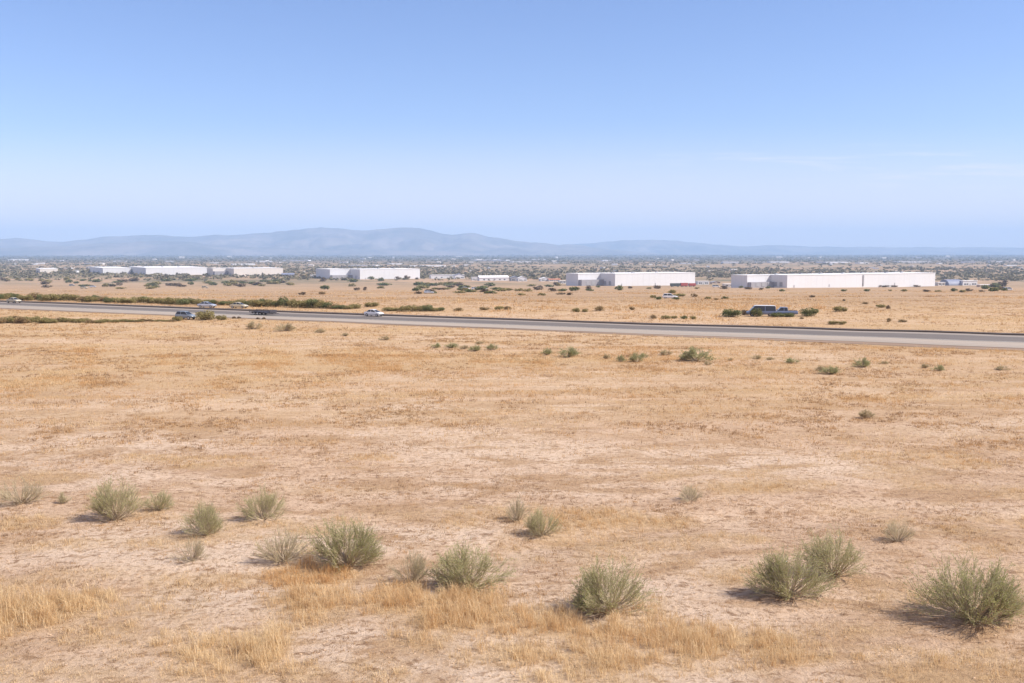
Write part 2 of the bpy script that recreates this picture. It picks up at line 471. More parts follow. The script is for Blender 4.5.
def strip(name, ka, kb, dz, mat, label, cat, thick=0.0, off_a=0.0, off_b=0.0, ragged=0.0):
    X = np.linspace(-420, 150, 1400)
    ya = line_y(ka, X) + off_a - ragged * (fbm(X / 2.2, X * 0 + 3, 4, 66) - 0.35); yb = line_y(kb, X) + off_b
    V = []; n = len(X); K = 5
    for j in range(K):
        t = j / (K - 1)
        y = ya + (yb - ya) * t
        V.append(np.stack([X, y, np.maximum(zfun(X, y), zfun(X, y)) + dz], 1))
    V = np.concatenate(V)
    faces = []
    for j in range(K - 1):
        i = np.arange(n - 1)
        faces.append(np.stack([j * n + i, (j + 1) * n + i, (j + 1) * n + i + 1, j * n + i + 1], 1))
    Fc = np.concatenate(faces)
    if thick:
        # skirts at both long sides
        for j, flip in ((0, False), (K - 1, True)):
            base = len(V); src = V[j * n:(j + 1) * n].copy(); src[:, 2] -= thick
            V = np.concatenate([V, src]); i = np.arange(n - 1)
            q = np.stack([j * n + i, j * n + i + 1, base + i + 1, base + i], 1)
            Fc = np.concatenate([Fc, q[:, ::-1] if flip else q])
    me = fast_mesh(name, V, Fc, [mat])
    uvl = me.uv_layers.new(name='UVMap')
    li = np.empty(len(me.loops), np.int32); me.loops.foreach_get('vertex_index', li)
    uvl.data.foreach_set('uv', np.stack([V[li, 0], V[li, 1] + 0.55 * V[li, 0]], 1).astype(np.float32).ravel())
    return tag(link(name, me), label, cat, kind='structure')

strip('road_verge', 'verge', 'end', 0.02, M['verge'], 'brown gravel verge along the near side of the highway', 'verge', off_a=0.3, ragged=0.0)
strip('road_shoulder', 'pale', 'verge', 0.05, M['shoulder'], 'wide pale shoulder on the near side of the highway', 'road', 0.0, off_a=0.2)
strip('road', 'dark', 'pale', 0.06, M['asphalt'], 'grey asphalt highway running across the dry plain', 'road', 0.1, off_a=0.0)
strip('road_lane', 'light', 'dark', 0.054, M['asphalt_pale'], 'narrow pale strip along the far side of the highway', 'road', 0.09, off_a=0.2, off_b=0.01)
strip('road_kerb', 'kerb', 'light', 0.2, M['kerb'], 'low dark kerb along the far edge of the highway', 'kerb', 0.35, off_a=-0.15, off_b=0.3)
strip('road_line', 'pale', 'pale', 0.066, M['paint'], 'worn white edge line between asphalt and pale shoulder', 'road marking', off_a=0.42, off_b=0.24)

# ------------------------------------------------------------------ grass cover
def ell(px, py, rx, ry, dens, warm=0.2, hgt=1.0):
    c = at(px, py); a = at(px, py - ry); b = at(px, min(py + ry, 720))
    return (c.x, c.y, rx * mpp(c), max(0.3, (a.y - b.y) / 2), dens, warm, hgt)
PATCH = [ell(*a) for a in (
    (28, 612, 62, 24, 1.0, .25, 1.1), (75, 606, 50, 20, .85, .15, .95), (110, 632, 40, 14, .55, .15, .7), (15, 588, 30, 7, .4, .1, .6),
    (262, 650, 30, 24, 1.0, .0, 1.15), (215, 650, 60, 22, .8, .1, .8), (170, 640, 45, 15, .5, .1, .7), (200, 672, 60, 12, .7, .1, .8), (290, 672, 50, 10, .6, .1, .8),
    (310, 578, 55, 14, .9, .75, .7), (312, 606, 55, 28, .9, .35, .9), (285, 630, 40, 14, .55, .3, .8),
    (400, 600, 45, 24, .95, .45, .85), (455, 610, 60, 30, 1.0, .3, .95), (430, 636, 50, 14, .6, .2, .8), (505, 620, 55, 20, .8, .4, .8),
    (560, 622, 60, 20, .85, .35, .9), (620, 632, 60, 20, .9, .3, .95), (520, 655, 70, 18, .7, .15, .85), (600, 660, 60, 18, .75, .15, .85), (570, 678, 80, 12, .7, .1, .8),
    (690, 640, 60, 18, .85, .25, 1.0), (750, 640, 60, 12, .8, .2, 1.0), (790, 656, 50, 10, .7, .15, .9), (700, 664, 50, 10, .4, .2, .7),
    (600, 520, 75, 13, .8, .4, .55), (650, 522, 50, 8, .7, .4, .5), (565, 530, 40, 12, .6, .4, .55),
    (745, 487, 55, 8, .65, .35, .45), (800, 484, 45, 5, .5, .3, .4), (460, 521, 30, 8, .5, .5, .4), (410, 515, 60, 6, .3, .3, .4),
    (150, 543, 55, 7, .55, .15, .5), (60, 545, 60, 7, .4, .2, .5), (200, 582, 75, 9, .55, .15, .5), (170, 592, 50, 8, .4, .1, .5), (25, 522, 35, 9, .6, .2, .5), (90, 575, 55, 7, .35, .2, .5),
    (955, 664, 45, 12, .6, .15, .7), (985, 655, 30, 10, .5, .15, .6), (900, 676, 40, 8, .4, .2, .6), (860, 512, 50, 6, .35, .3, .4), (960, 530, 50, 8, .35, .3, .4), (725, 575, 45, 12, .35, .35, .5),
    (640, 560, 60, 8, .25, .3, .4), (880, 585, 40, 8, .2, .3, .4), (45, 478, 60, 6, .4, .3, .4), (330, 490, 70, 6, .3, .4, .4), (900, 470, 60, 8, .4, .3, .4),
    (830, 630, 60, 8, .3, .2, .6), (360, 668, 60, 10, .25, .2, .6), (60, 660, 50, 12, .2, .2, .5), (120, 600, 80, 10, .35, .15, .6), (520, 560, 40, 8, .35, .3, .5),
)]
def grass_density(x, y):
    """0..1 cover, warm share, height factor"""
    x = np.asarray(x, float); y = np.asarray(y, float)
    n = fbm(x / 2.2, y / 2.4, 4, 71); n2 = fbm(x / 0.55, y / 0.55, 2, 91)
    d = np.zeros_like(x); w = np.full_like(x, 0.25); h = np.full_like(x, 0.45)
    for cx, cy, rx, ry, dn, wm, hg in PATCH:
        q = np.sqrt(((x - cx) / rx) ** 2 + ((y - cy) / ry) ** 2)
        v = dn * (1 - sstep(0.35, 1.35, q + 0.9 * (n - 0.5) + 0.35 * (n2 - 0.5)))
        better = v > d
        d = np.where(better, v, d); w = np.where(better, wm, w); h = np.where(better, hg, h)
    near_bg = 0.50 * sstep(0.50, 0.70, fbm(x / 3.5, y / 2.0, 4, 12) + 0.15 * (n2 - 0.5))
    d = np.maximum(d, near_bg * (1 - sstep(48, 62, y)))
    # straw stubble over the middle field, thinner in the bare belt
    lanes = fbm(x / 26.0, y / 5.0, 4, 44); broad = fbm(x / 40.0, y / 16.0, 3, 45)
    mid = 0.45 + 0.55 * sstep(0.38, 0.62, 0.6 * lanes + 0.4 * broad)
    bare = np.exp(-((y - 53 - 0.03 * x) / 6.0) ** 2) * sstep(-30, -8, -np.abs(x + 6) + 8)
    mid = mid * sstep(42, 66, y) * (1 - 0.55 * bare)
    mid = mid * (0.65 + 0.35 * sstep(60, 80, y))
    d = np.maximum(d, mid)
    on_road = (y > line_y('end', x) + 1.6 * fbm(x / 3.0, y / 3.0, 3, 55) - 0.4) & (y < line_y('kerb', x) + 0.6)
    d = np.where(on_road, 0.0, d)
    return d, w, h

# ------------------------------------------------------------------ ground sheet
def axis(parts):
    return np.unique(np.round(np.concatenate(parts), 4))
gx = axis([np.arange(-26, 26.01, 0.22), np.arange(26, 130, 1.1), -np.arange(26, 130, 1.1),
           np.geomspace(130, 16000, 45), -np.geomspace(130, 16000, 45)])
gy = axis([np.arange(-60, 18, 4.0), np.arange(18, 50, 0.2), np.arange(50, 235, 0.8), np.arange(235, 1000, 12.0), np.geomspace(1000, 18800, 60)])
GX, GY = np.meshgrid(gx, gy)
GZ = zfun(GX, GY)
gd, _, _ = grass_density(GX.ravel(), GY.ravel())
nx, ny = len(gx), len(gy)
I, J = np.meshgrid(np.arange(nx - 1), np.arange(ny - 1))
q0 = (J * nx + I).ravel()
ground = link('ground', fast_mesh('ground', np.stack([GX.ravel(), GY.ravel(), GZ.ravel()], 1),
              np.stack([q0, q0 + 1, q0 + nx + 1, q0 + nx], 1), [M['ground']], True, {'grass': gd}))
tag(ground, 'dry tan plain of bare soil and straw reaching to the mountains', 'ground', kind='structure')

# ------------------------------------------------------------------ dry grass
def blades(px_, py_, hgt, wid, tint, warm, lean, segs):
    """arrays per blade; returns verts, faces, attributes"""
    n = len(px_)
    az = rng.uniform(0, 2 * np.pi, n)
    face = az + np.pi / 2 + rng.normal(0, 0.5, n)
    b = np.stack([px_, py_, zfun(px_, py_) - 0.01], 1)
    dirh = np.stack([np.cos(az), np.sin(az), np.zeros(n)], 1)
    side = np.stack([np.cos(face), np.sin(face), np.zeros(n)], 1)
    tip = b + dirh * (hgt * lean)[:, None] + np.array([0, 0, 1.0]) * (hgt * np.sqrt(np.clip(1 - (lean * 0.8) ** 2, .1, 1)))[:, None]
    if segs == 2:
        mid = b + dirh * (hgt * lean * 0.32)[:, None] + np.array([0, 0, 1.0]) * (hgt * 0.6)[:, None]
        w = wid[:, None]
        V = np.stack([b - side * w * .5, b + side * w * .5, mid + side * w * .42, mid - side * w * .42, tip], 1).reshape(-1, 3)
        k = np.arange(n)[:, None] * 5
        return V, [k + np.array([0, 1, 2, 3])], [k + np.array([3, 2, 4])], np.repeat(tint, 5), np.repeat(warm, 5)
    w = wid[:, None]
    V = np.stack([b - side * w * .5, b + side * w * .5, tip], 1).reshape(-1, 3)
    k = np.arange(n)[:, None] * 3
    return V, [], [k + np.array([0, 1, 2])], np.repeat(tint, 3), np.repeat(warm, 3)

def grass_field(n_cand, y0, y1, spread, per, hrange, wid, segs, power=1.0, tuft_r=0.12, ypow=1.0, dmax=1.0, hshape=True, cover=None):
    u = rng.uniform(0, 1, n_cand)
    y = y0 + (y1 - y0) * u ** ypow
    x = rng.uniform(-1, 1, n_cand) * (0.56 * y + spread)
    d, w, h = (cover or grass_density)(x, y)
    keep = rng.uniform(0, 1, n_cand) < np.clip(d, 0, 1) ** power * dmax
    x, y, d, w, h = x[keep], y[keep], d[keep], w[keep], h[keep]
    nt_ = len(x)
    k = np.maximum(3, (per * rng.uniform(0.5, 1.4, nt_) * (0.45 + 0.65 * d))).astype(int)
    idx = np.repeat(np.arange(nt_), k)
    nb = len(idx)
    th = rng.uniform(*hrange, nt_) * (h * (0.55 + 0.55 * d) if hshape else 1.0)
    tt = np.clip(rng.normal(0.5, 0.24, nt_), 0, 1); tw = np.clip(w + rng.normal(0, 0.2, nt_), 0, 2)
    r = tuft_r * np.sqrt(rng.uniform(0, 1, nb)); a = rng.uniform(0, 2 * np.pi, nb)
    return blades(x[idx] + r * np.cos(a), y[idx] + r * np.sin(a), th[idx] * rng.uniform(0.45, 1.1, nb),
                  rng.uniform(*wid, nb), np.clip(tt[idx] + rng.normal(0, 0.15, nb), 0, 1), tw[idx],
                  np.clip(np.abs(rng.normal(0.5, 0.32, nb)), 0, 1.1), segs)

def stuff_mesh(name, packs, mat):
    V = []; Q = []; T = []; A = []; W = []; o = 0
    for v, q, t, a, w in packs:
        V.append(v); A.append(a); W.append(w)
        Q += [f + o for f in q]; T += [f + o for f in t]; o += len(v)
    fs = []
    if Q: fs.append(np.concatenate(Q))
    if T: fs.append(np.concatenate(T))
    return fast_mesh(name, np.concatenate(V), fs, [mat], False, {'tint': np.concatenate(A), 'warm': np.concatenate(W)})

def litter_cover(x, y):
    d = sstep(0.36, 0.62, fbm(x / 1.6, y / 1.9, 3, 303)) * (0.35 + 0.65 * sstep(0.35, 0.6, fbm(x / 9.0, y / 6.0, 3, 304)))
    d = np.where((y > line_y('end', x) - 0.5) & (y < line_y('kerb', x) + 1.0), 0, d)
    return d, 1.1 + 0.9 * vnoise(x * 3, y * 3, 8), np.full_like(x, 0.5)
def clump_cover(x, y):
    d, w, h = grass_density(x, y)
    k = 1.5 + 1.5 * sstep(60, 160, y)
    d = d * (0.12 + 0.88 * sstep(0.42, 0.58, 0.55 * fbm(x / (k * 1.5), y / k, 4, 611) + 0.45 * fbm(x / 24.0, y / 2.4, 4, 613))) * (1 - sstep(190, 290, y))
    return d, np.clip(w + 3.2 * (fbm(x / 6.0, y / 3.0, 4, 612) - 0.36), 0, 1.8), h
def field_cover(x, y):
    d = sstep(0.50, 0.66, 0.6 * fbm(x / 26.0, y / 30.0, 4, 711) + 0.4 * fbm(x / 5.0, y / 12.0, 3, 712)) * sstep(4.0, 14.0, y - line_y('kerb', x))
    return d * (1 - 0.5 * sstep(420, 640, y)), np.clip(0.4 + 2.6 * (fbm(x / 18.0, y / 30.0, 3, 713) - 0.35), 0, 1.7), np.full_like(x, 0.6)
packs = [
    grass_field(42000, 120, 640, 8, 7, (0.22, 0.6), (0.10, 0.22), 1, 1.0, 0.8, 1.0, 0.9, False, field_cover),
    grass_field(24000, 20, 50, 3, 24, (0.26, 0.62), (0.006, 0.013), 2, 1.4, 0.17, 1.0),
    grass_field(30000, 20, 50, 3, 12, (0.12, 0.34), (0.008, 0.016), 1, 0.7, 0.14, 1.0, 0.6),
    grass_field(26000, 20, 62, 3, 11, (0.05, 0.13), (0.010, 0.022), 1, 1.0, 0.11, 0.8, 0.8, False, litter_cover),
    grass_field(110000, 46, 105, 4, 9, (0.13, 0.32), (0.015, 0.034), 1, 1.0, 0.20, 0.8, 1.0, False, clump_cover),
    grass_field(80000, 50, 120, 4, 8, (0.08, 0.20), (0.02, 0.04), 1, 1.0, 0.16, 0.85, 0.9, False, litter_cover),
    grass_field(26000, 20, 62, 3, 8, (0.06, 0.16), (0.010, 0.022), 1, 1.0, 0.16, 0.8, 0.7, False, litter_cover),
    grass_field(90000, 95, 215, 4, 6, (0.10, 0.26), (0.03, 0.07), 1, 1.0, 0.25, 0.85, 0.8, False, litter_cover),
    grass_field(100000, 95, 300, 6, 6, (0.12, 0.34), (0.03, 0.07), 1, 1.0, 0.30, 0.9, 0.9, False, clump_cover),
]
dg_ = link('dry_grass', stuff_mesh('dry_grass', packs, M['grass']))
tag(dg_, 'straw coloured dry grass in tufts and patches over the bare soil', 'grass', kind='stuff')

# soil clods and small stones in the near field
def clods(n, y0, y1, s0, s1):
    ico = np.array([(0, 0, 1), (.89, 0, .45), (.28, .85, .45), (-.72, .53, .45), (-.72, -.53, .45), (.28, -.85, .45), (.72, .53, -.45), (-.28, .85, -.45), (-.89, 0, -.45), (-.28, -.85, -.45), (.72, -.53, -.45), (0, 0, -1)])
    fc = np.array([(0, 1, 2), (0, 2, 3), (0, 3, 4), (0, 4, 5), (0, 5, 1), (1, 6, 2), (2, 7, 3), (3, 8, 4), (4, 9, 5), (5, 10, 1), (6, 7, 2), (7, 8, 3), (8, 9, 4), (9, 10, 5), (10, 6, 1), (11, 7, 6), (11, 8, 7), (11, 9, 8), (11, 10, 9), (11, 6, 10)])
    y = rng.uniform(y0, y1, n); x = rng.uniform(-1, 1, n) * (0.56 * y + 3)
    keep = rng.uniform(0, 1, n) < sstep(0.40, 0.65, fbm(x / 2.0, y / 2.0, 3, 202))
    x, y = x[keep], y[keep]; n = len(x)
    s = np.exp(rng.uniform(np.log(s0), np.log(s1), n))
    S = ico[None] * (s[:, None, None] * rng.uniform(0.6, 1.3, (n, 12, 1))) * np.array([1, 1, 0.55])
    S[..., 0] += x[:, None]; S[..., 1] += y[:, None]; S[..., 2] += (zfun(x, y) + s * 0.1)[:, None]
    return S.reshape(-1, 3), (np.arange(n)[:, None, None] * 12 + fc[None]).reshape(-1, 3)
v1, f1 = clods(9000, 20, 50, 0.012, 0.045)
v2, f2 = clods(4000, 45, 80, 0.03, 0.06)
cl = link('soil_clods', fast_mesh('soil_clods', np.concatenate([v1, v2]), np.concatenate([f1, f2 + len(v1)]), [M['clod']], False))
tag(cl, 'loose soil clods and pebbles scattered over the bare ground', 'clods', kind='stuff')

# ------------------------------------------------------------------ near shrubs: radiating stems, twigs, narrow leaves
def shrub_meshes(seed, wid, hgt, n_stem, n_twig, n_leaf, leaf=(0.055, 0.016), flat=0.0, tmax=87, stem_r=0.010):
    g = np.random.default_rng(seed)
    V = []; Q = []; T = []; o = 0
    ax = g.uniform(0, 2 * np.pi, n_stem)
    # a few uneven bundles instead of an even dome
    side_ = g.uniform(0, 6.28); ax = ax + 0.45 * np.sin(ax - side_)
    lump = 1 + 0.16 * np.cos(ax - side_) + 0.12 * np.sin(ax * 2 + g.uniform(0, 6)) + 0.10 * np.sin(ax * 3 + g.uniform(0, 6))
    tilt = np.radians(tmax) * np.sqrt(g.uniform(0.005, 1, n_stem))
    rad = g.uniform(0.58, 1.04, n_stem) * lump
    end = np.stack([np.sin(tilt) * np.cos(ax) * wid / 2 * rad, np.sin(tilt) * np.sin(ax) * wid / 2 * rad * 0.9,
                    hgt * np.maximum(np.cos(tilt * 0.97) ** 0.75, 0.1) * g.uniform(0.60, 0.95, n_stem)], 1)
    root = np.stack([g.normal(0, 0.05 * wid, n_stem) * 0.6, g.normal(0, 0.05 * wid, n_stem) * 0.6, np.full(n_stem, -0.03)], 1)
    ctrl = root + (end - root) * 0.5 + np.stack([np.cos(ax) * 0.05 * wid, np.sin(ax) * 0.05 * wid, g.uniform(-0.10, 0.05, n_stem) * hgt], 1)
    def bez(i, t):
        t = np.asarray(t)[:, None]
        return (1 - t) ** 2 * root[i] + 2 * t * (1 - t) * ctrl[i] + t ** 2 * end[i]
    def tube(P0, P1, r0, r1):
        """many 3-sided tapered tubes at once"""
        nonlocal o
        d = P1 - P0; L = np.linalg.norm(d, axis=1, keepdims=True) + 1e-6; d = d / L
        ref = np.where(np.abs(d[:, 2:3]) > 0.9, np.array([[1.0, 0, 0]]), np.array([[0, 0, 1.0]]))
        a = np.cross(d, ref); a /= np.linalg.norm(a, axis=1, keepdims=True) + 1e-9
        b = np.cross(d, a)
        ring = []
        for P, r in ((P0, r0), (P1, r1)):
            for k in range(3):
                an = 2 * math.pi * k / 3
                ring.append(P + (a * math.cos(an) + b * math.sin(an)) * np.asarray(r).reshape(-1, 1))
        S = np.stack(ring, 1); n = len(S)
        k = o + np.arange(n)[:, None] * 6
        for i in range(3):
            j = (i + 1) % 3
            Q.append(k + np.array([i, j, 3 + j, 3 + i]))
        V.append(S.reshape(-1, 3)); o += n * 6
    ts = np.linspace(0, 1, 6)
    pts = np.stack([bez(np.arange(n_stem), np.full(n_stem, t)) for t in ts], 1)
    for s in range(5):
        tube(pts[:, s], pts[:, s + 1], np.full(n_stem, stem_r * (1.7 - 0.28 * s)), np.full(n_stem, stem_r * (1.42 - 0.28 * s)))
    # twigs
    si = np.repeat(np.arange(n_stem), n_twig); nt_ = len(si)
    tt = g.uniform(0.34, 1.0, nt_) ** 0.8
    p0 = bez(si, tt); tang = bez(si, np.minimum(tt + 0.05, 1.05)) - p0
    tang /= np.linalg.norm(tang, axis=1, keepdims=True)
    dr = tang * 1.1 + g.normal(0, 0.38, (nt_, 3)) + np.array([0, 0, 0.16]); dr /= np.linalg.norm(dr, axis=1, keepdims=True)
    tl = g.uniform(0.12, 0.27, nt_) * (wid + hgt) * 0.5
    p1 = p0 + dr * tl[:, None]
    p1[:, 2] = np.maximum(p1[:, 2], 0.03)
    tube(p0, p1, np.full(nt_, stem_r * 0.45), np.full(nt_, stem_r * 0.22))
    stems = (np.concatenate(V), np.concatenate(Q))
    # leaves
    li = np.repeat(np.arange(nt_), n_leaf); nl = len(li)
    u = g.uniform(0.1, 1.1, nl)[:, None]
    c = p0[li] + (p1[li] - p0[li]) * u + g.normal(0, 0.012, (nl, 3))
    ld = dr[li] + g.normal(0, 0.32, (nl, 3)); ld /= np.linalg.norm(ld, axis=1, keepdims=True)
    rf = g.normal(0, 1, (nl, 3)); sd = np.cross(ld, rf); sd /= np.linalg.norm(sd, axis=1, keepdims=True) + 1e-9
    L = leaf[0] * g.uniform(0.6, 1.4, nl)[:, None]; W = leaf[1] * g.uniform(0.7, 1.3, nl)[:, None]
    LV = np.stack([c, c + ld * L * .5 + sd * W * .5, c + ld * L, c + ld * L * .5 - sd * W * .5], 1).reshape(-1, 3)
    LV[:, 2] = np.maximum(LV[:, 2], 0.01)
    LQ = np.arange(nl)[:, None] * 4 + np.arange(4)
    tint = np.clip(np.repeat(g.normal(0.5, 0.22, nt_)[li], 4) + np.repeat(g.normal(0, 0.15, nl), 4), 0, 1)
    return stems, (LV, LQ, tint)

def near_shrub(seed, px, py, w, h, kind, label, dens=1.0):
    p = at(px, py); s = mpp(p)
    wid, hgt = w * s, h * s
    n_stem = int(56 * dens) + 10
    mats = {'green': ('sage', 'twig'), 'deep': ('sage_deep', 'twig'), 'pale': ('sage_pale', 'twig'), 'twiggy': ('sage_pale', 'twig')}[kind]
    scale = max(0.6, wid / 2.0)
    if kind == 'twiggy':
        st, lf = shrub_meshes(seed, wid, hgt, int(n_stem * 1.2), 9, 7, (0.045 * scale, 0.011 * scale), stem_r=0.010 * scale)
    elif kind == 'pale':
        st, lf = shrub_meshes(seed, wid, hgt, int(n_stem * 1.4), 8, 10, (0.045 * scale, 0.0095 * scale), stem_r=0.010 * scale)
    else:
        st, lf = shrub_meshes(seed, wid, hgt, int(n_stem * 1.5), 9, 14, (0.052 * scale, 0.0095 * scale), stem_r=0.009 * scale)
    o = tag(empty('desert_shrub', p, 0.0), label, 'shrub', 'grey green shrubs in the near field')
    link('stems', fast_mesh('stems', st[0], st[1], [M[mats[1]]]), o)
    link('foliage', fast_mesh('foliage', lf[0], lf[1], [M[mats[0]]], False, {'tint': lf[2]}), o)
    return o

SHRUBS = [
    (22, 503, 46, 28, 'twiggy', 'pale twiggy shrub at the far left end of the row of shrubs', .8),
    (64, 503, 13, 12, 'pale', 'tiny pale seedling shrub between the leftmost shrub and a round green one', .4),
    (115, 519, 56, 41, 'green', 'tall sage green shrub with shadow, left of a smaller round one', 1.1),
    (159, 510, 29, 22, 'green', 'small round shrub just right of the tall sage green one at left', .7),
    (205, 534, 46, 33, 'deep', 'round dense olive green shrub above the low grey twiggy one', 1.1),
    (264, 519, 48, 31, 'green', 'rounded sage shrub standing alone on bare soil at left centre', .9),
    (191, 561, 37, 26, 'twiggy', 'low grey twiggy nearly leafless shrub below the round olive one', .7),
    (284, 561, 56, 34, 'twiggy', 'grey twiggy sparse shrub touching the big green shrub on its right', .9),
    (348, 564, 76, 47, 'deep', 'big wide green shrub above the orange brown grass patch', 1.35),
    (412, 581, 40, 33, 'pale', 'pale sage shrub touching the wider shrub on its right above straw grass', .9),
    (467, 586, 78, 41, 'green', 'wide spreading shrub with dark bare stems at its centre above straw grass', 1.1),
    (517, 520, 28, 25, 'pale', 'small pale upright shrub behind a green one near the straw patch', .7),
    (542, 535, 40, 29, 'green', 'small green shrub at the left end of the mid straw patch', .9),
    (609, 611, 82, 55, 'deep', 'large radiating green shrub with fanned stems in the straw grass', 1.3),
    (583, 608, 26, 16, 'deep', 'low dark green shrub crouched at the left foot of the large radiating shrub', .6),
    (690, 500, 26, 16, 'pale', 'small pale green shrub alone on bare soil beside a straw patch', .6),
    (788, 596, 78, 46, 'deep', 'dense dark green shrub in front of an airier one at right', 1.4),
    (832, 575, 66, 46, 'green', 'airy shrub with visible pale stems behind the dense dark green one', 1.0),
    (898, 541, 33, 24, 'pale', 'little fan shaped shrub standing alone on bare ground at right', .7),
    (974, 620, 102, 62, 'deep', 'largest shrub, broad and dense, with a wide shadow at the right edge', 1.7),
]
for i, a in enumerate(SHRUBS):
    near_shrub(100 + i, a[0], a[1], a[2], a[3], a[4], a[5], a[6])

# ------------------------------------------------------------------ bushes of the middle and far field
def bush_proto(seed, n_leaf, leaf, n_stem):
    """unit bush: about 1 wide (x), 1 high; returns stem and foliage mesh data"""
    g = np.random.default_rng(seed)
    nl = g.integers(7, 11)
    a = g.uniform(0, 2 * np.pi, nl); rr = np.sqrt(g.uniform(0, 1, nl)) * 0.30
    cz = g.uniform(0.22, 0.66, nl) * (1 - 0.9 * rr)
    cen = np.stack([rr * np.cos(a), rr * np.sin(a), cz], 1)
    rad = g.uniform(0.12, 0.24, nl)
    cen = np.vstack([cen, [[0, 0, 0.36], [0.16, 0.05, 0.26], [-0.16, -0.04, 0.26]]]); rad = np.concatenate([rad, [0.36, 0.28, 0.28]]); nl += 3
    k = g.integers(0, nl, n_leaf)
    d = g.normal(0, 1, (n_leaf, 3)); d /= np.linalg.norm(d, axis=1, keepdims=True)
    p = cen[k] + d * (rad[k] * g.uniform(0.35, 1.08, n_leaf) ** 0.6)[:, None]
    low = p[:, 2] < 0.02
    p[low, 2] = g.uniform(0.02, 0.2, low.sum())
    u = d * 0.5 + g.normal(0, 0.6, (n_leaf, 3)); u /= np.linalg.norm(u, axis=1, keepdims=True)
    s = np.cross(u, g.normal(0, 1, (n_leaf, 3))); s /= np.linalg.norm(s, axis=1, keepdims=True) + 1e-9
    L = leaf * g.uniform(0.6, 1.5, n_leaf)[:, None]
    V = np.stack([p - u * L * .5, p + s * L * .28, p + u * L * .5, p - s * L * .28], 1).reshape(-1, 3)
    V[:, 2] = np.maximum(V[:, 2], 0.0)
    tint = np.clip(np.repeat((g.normal(0.5, 0.2, nl))[k], 4) + np.repeat(g.normal(0, 0.18, n_leaf), 4), 0, 1)
    mb = MB()
    for i in range(n_stem):
        an = g.uniform(0, 6.28); e = cen[i % nl]
        b0 = np.array([math.cos(an) * 0.03, math.sin(an) * 0.03, -0.04])
        w = 0.014
        mb.loft([[(b0[0] + w * math.cos(t), b0[1] + w * math.sin(t), b0[2]) for t in (0, 2.1, 4.2)],
                 [(e[0] + w * .4 * math.cos(t), e[1] + w * .4 * math.sin(t), e[2]) for t in (0, 2.1, 4.2)]])
    return mb, (V, np.arange(n_leaf)[:, None] * 4 + np.arange(4), tint)

PROTO = {}
for kind in ('field_sage', 'olive', 'green', 'dun', 'dark'):
    for v in range(4):
        mb, lf = bush_proto(300 + v * 7 + len(kind) * 31, 1700, 0.075, 6)
        PROTO[(kind, 'mid', v)] = (mb.mesh('stems', M['twig_dark']), fast_mesh('foliage', lf[0], lf[1], [M[kind]], False, {'tint': lf[2]}))
        mb, lf = bush_proto(500 + v * 5 + len(kind) * 37, 260, 0.18, 0)
        PROTO[(kind, 'far', v)] = (None, fast_mesh('foliage', lf[0], lf[1], [M[kind]], False, {'tint': lf[2]}))

for kind, mk in (('field_sage', 'field_sage'), ('dun', 'field_pale')):      # ragged bushes of the near field, same habit as the near shrubs
    for v in range(4):
        st_, lf = shrub_meshes(900 + v * 3 + len(kind), 1.0, 1.0, 46, 7, 8, (0.075, 0.022), tmax=84, stem_r=0.010)
        PROTO[(kind, 'ragged', v)] = (fast_mesh('stems', st_[0], st_[1], [M['twig']]), fast_mesh('foliage', lf[0], lf[1], [M[mk]], False, {'tint': lf[2]}))

def bush(px, py, w, h, kind, label, group=None, detail='mid', cat='bush', name='bush'):
    p = at(px, py); s = mpp(p)
    st, fo = PROTO[(kind, detail, random.randrange(4))]
    sc = (w * s * 1.12, w * s * random.uniform(0.9, 1.2), h * s * 1.12)
    rz = random.uniform(-0.7, 0.7) + random.choice((0, math.pi))
    if detail != 'far':
        o = empty(name, p, rz); o.scale = sc
        link('stems', st, o); link('foliage', fo, o)
    else:
        o = link(name, fo, None, p, rz); o.scale = sc
    return tag(o, label, cat, group)

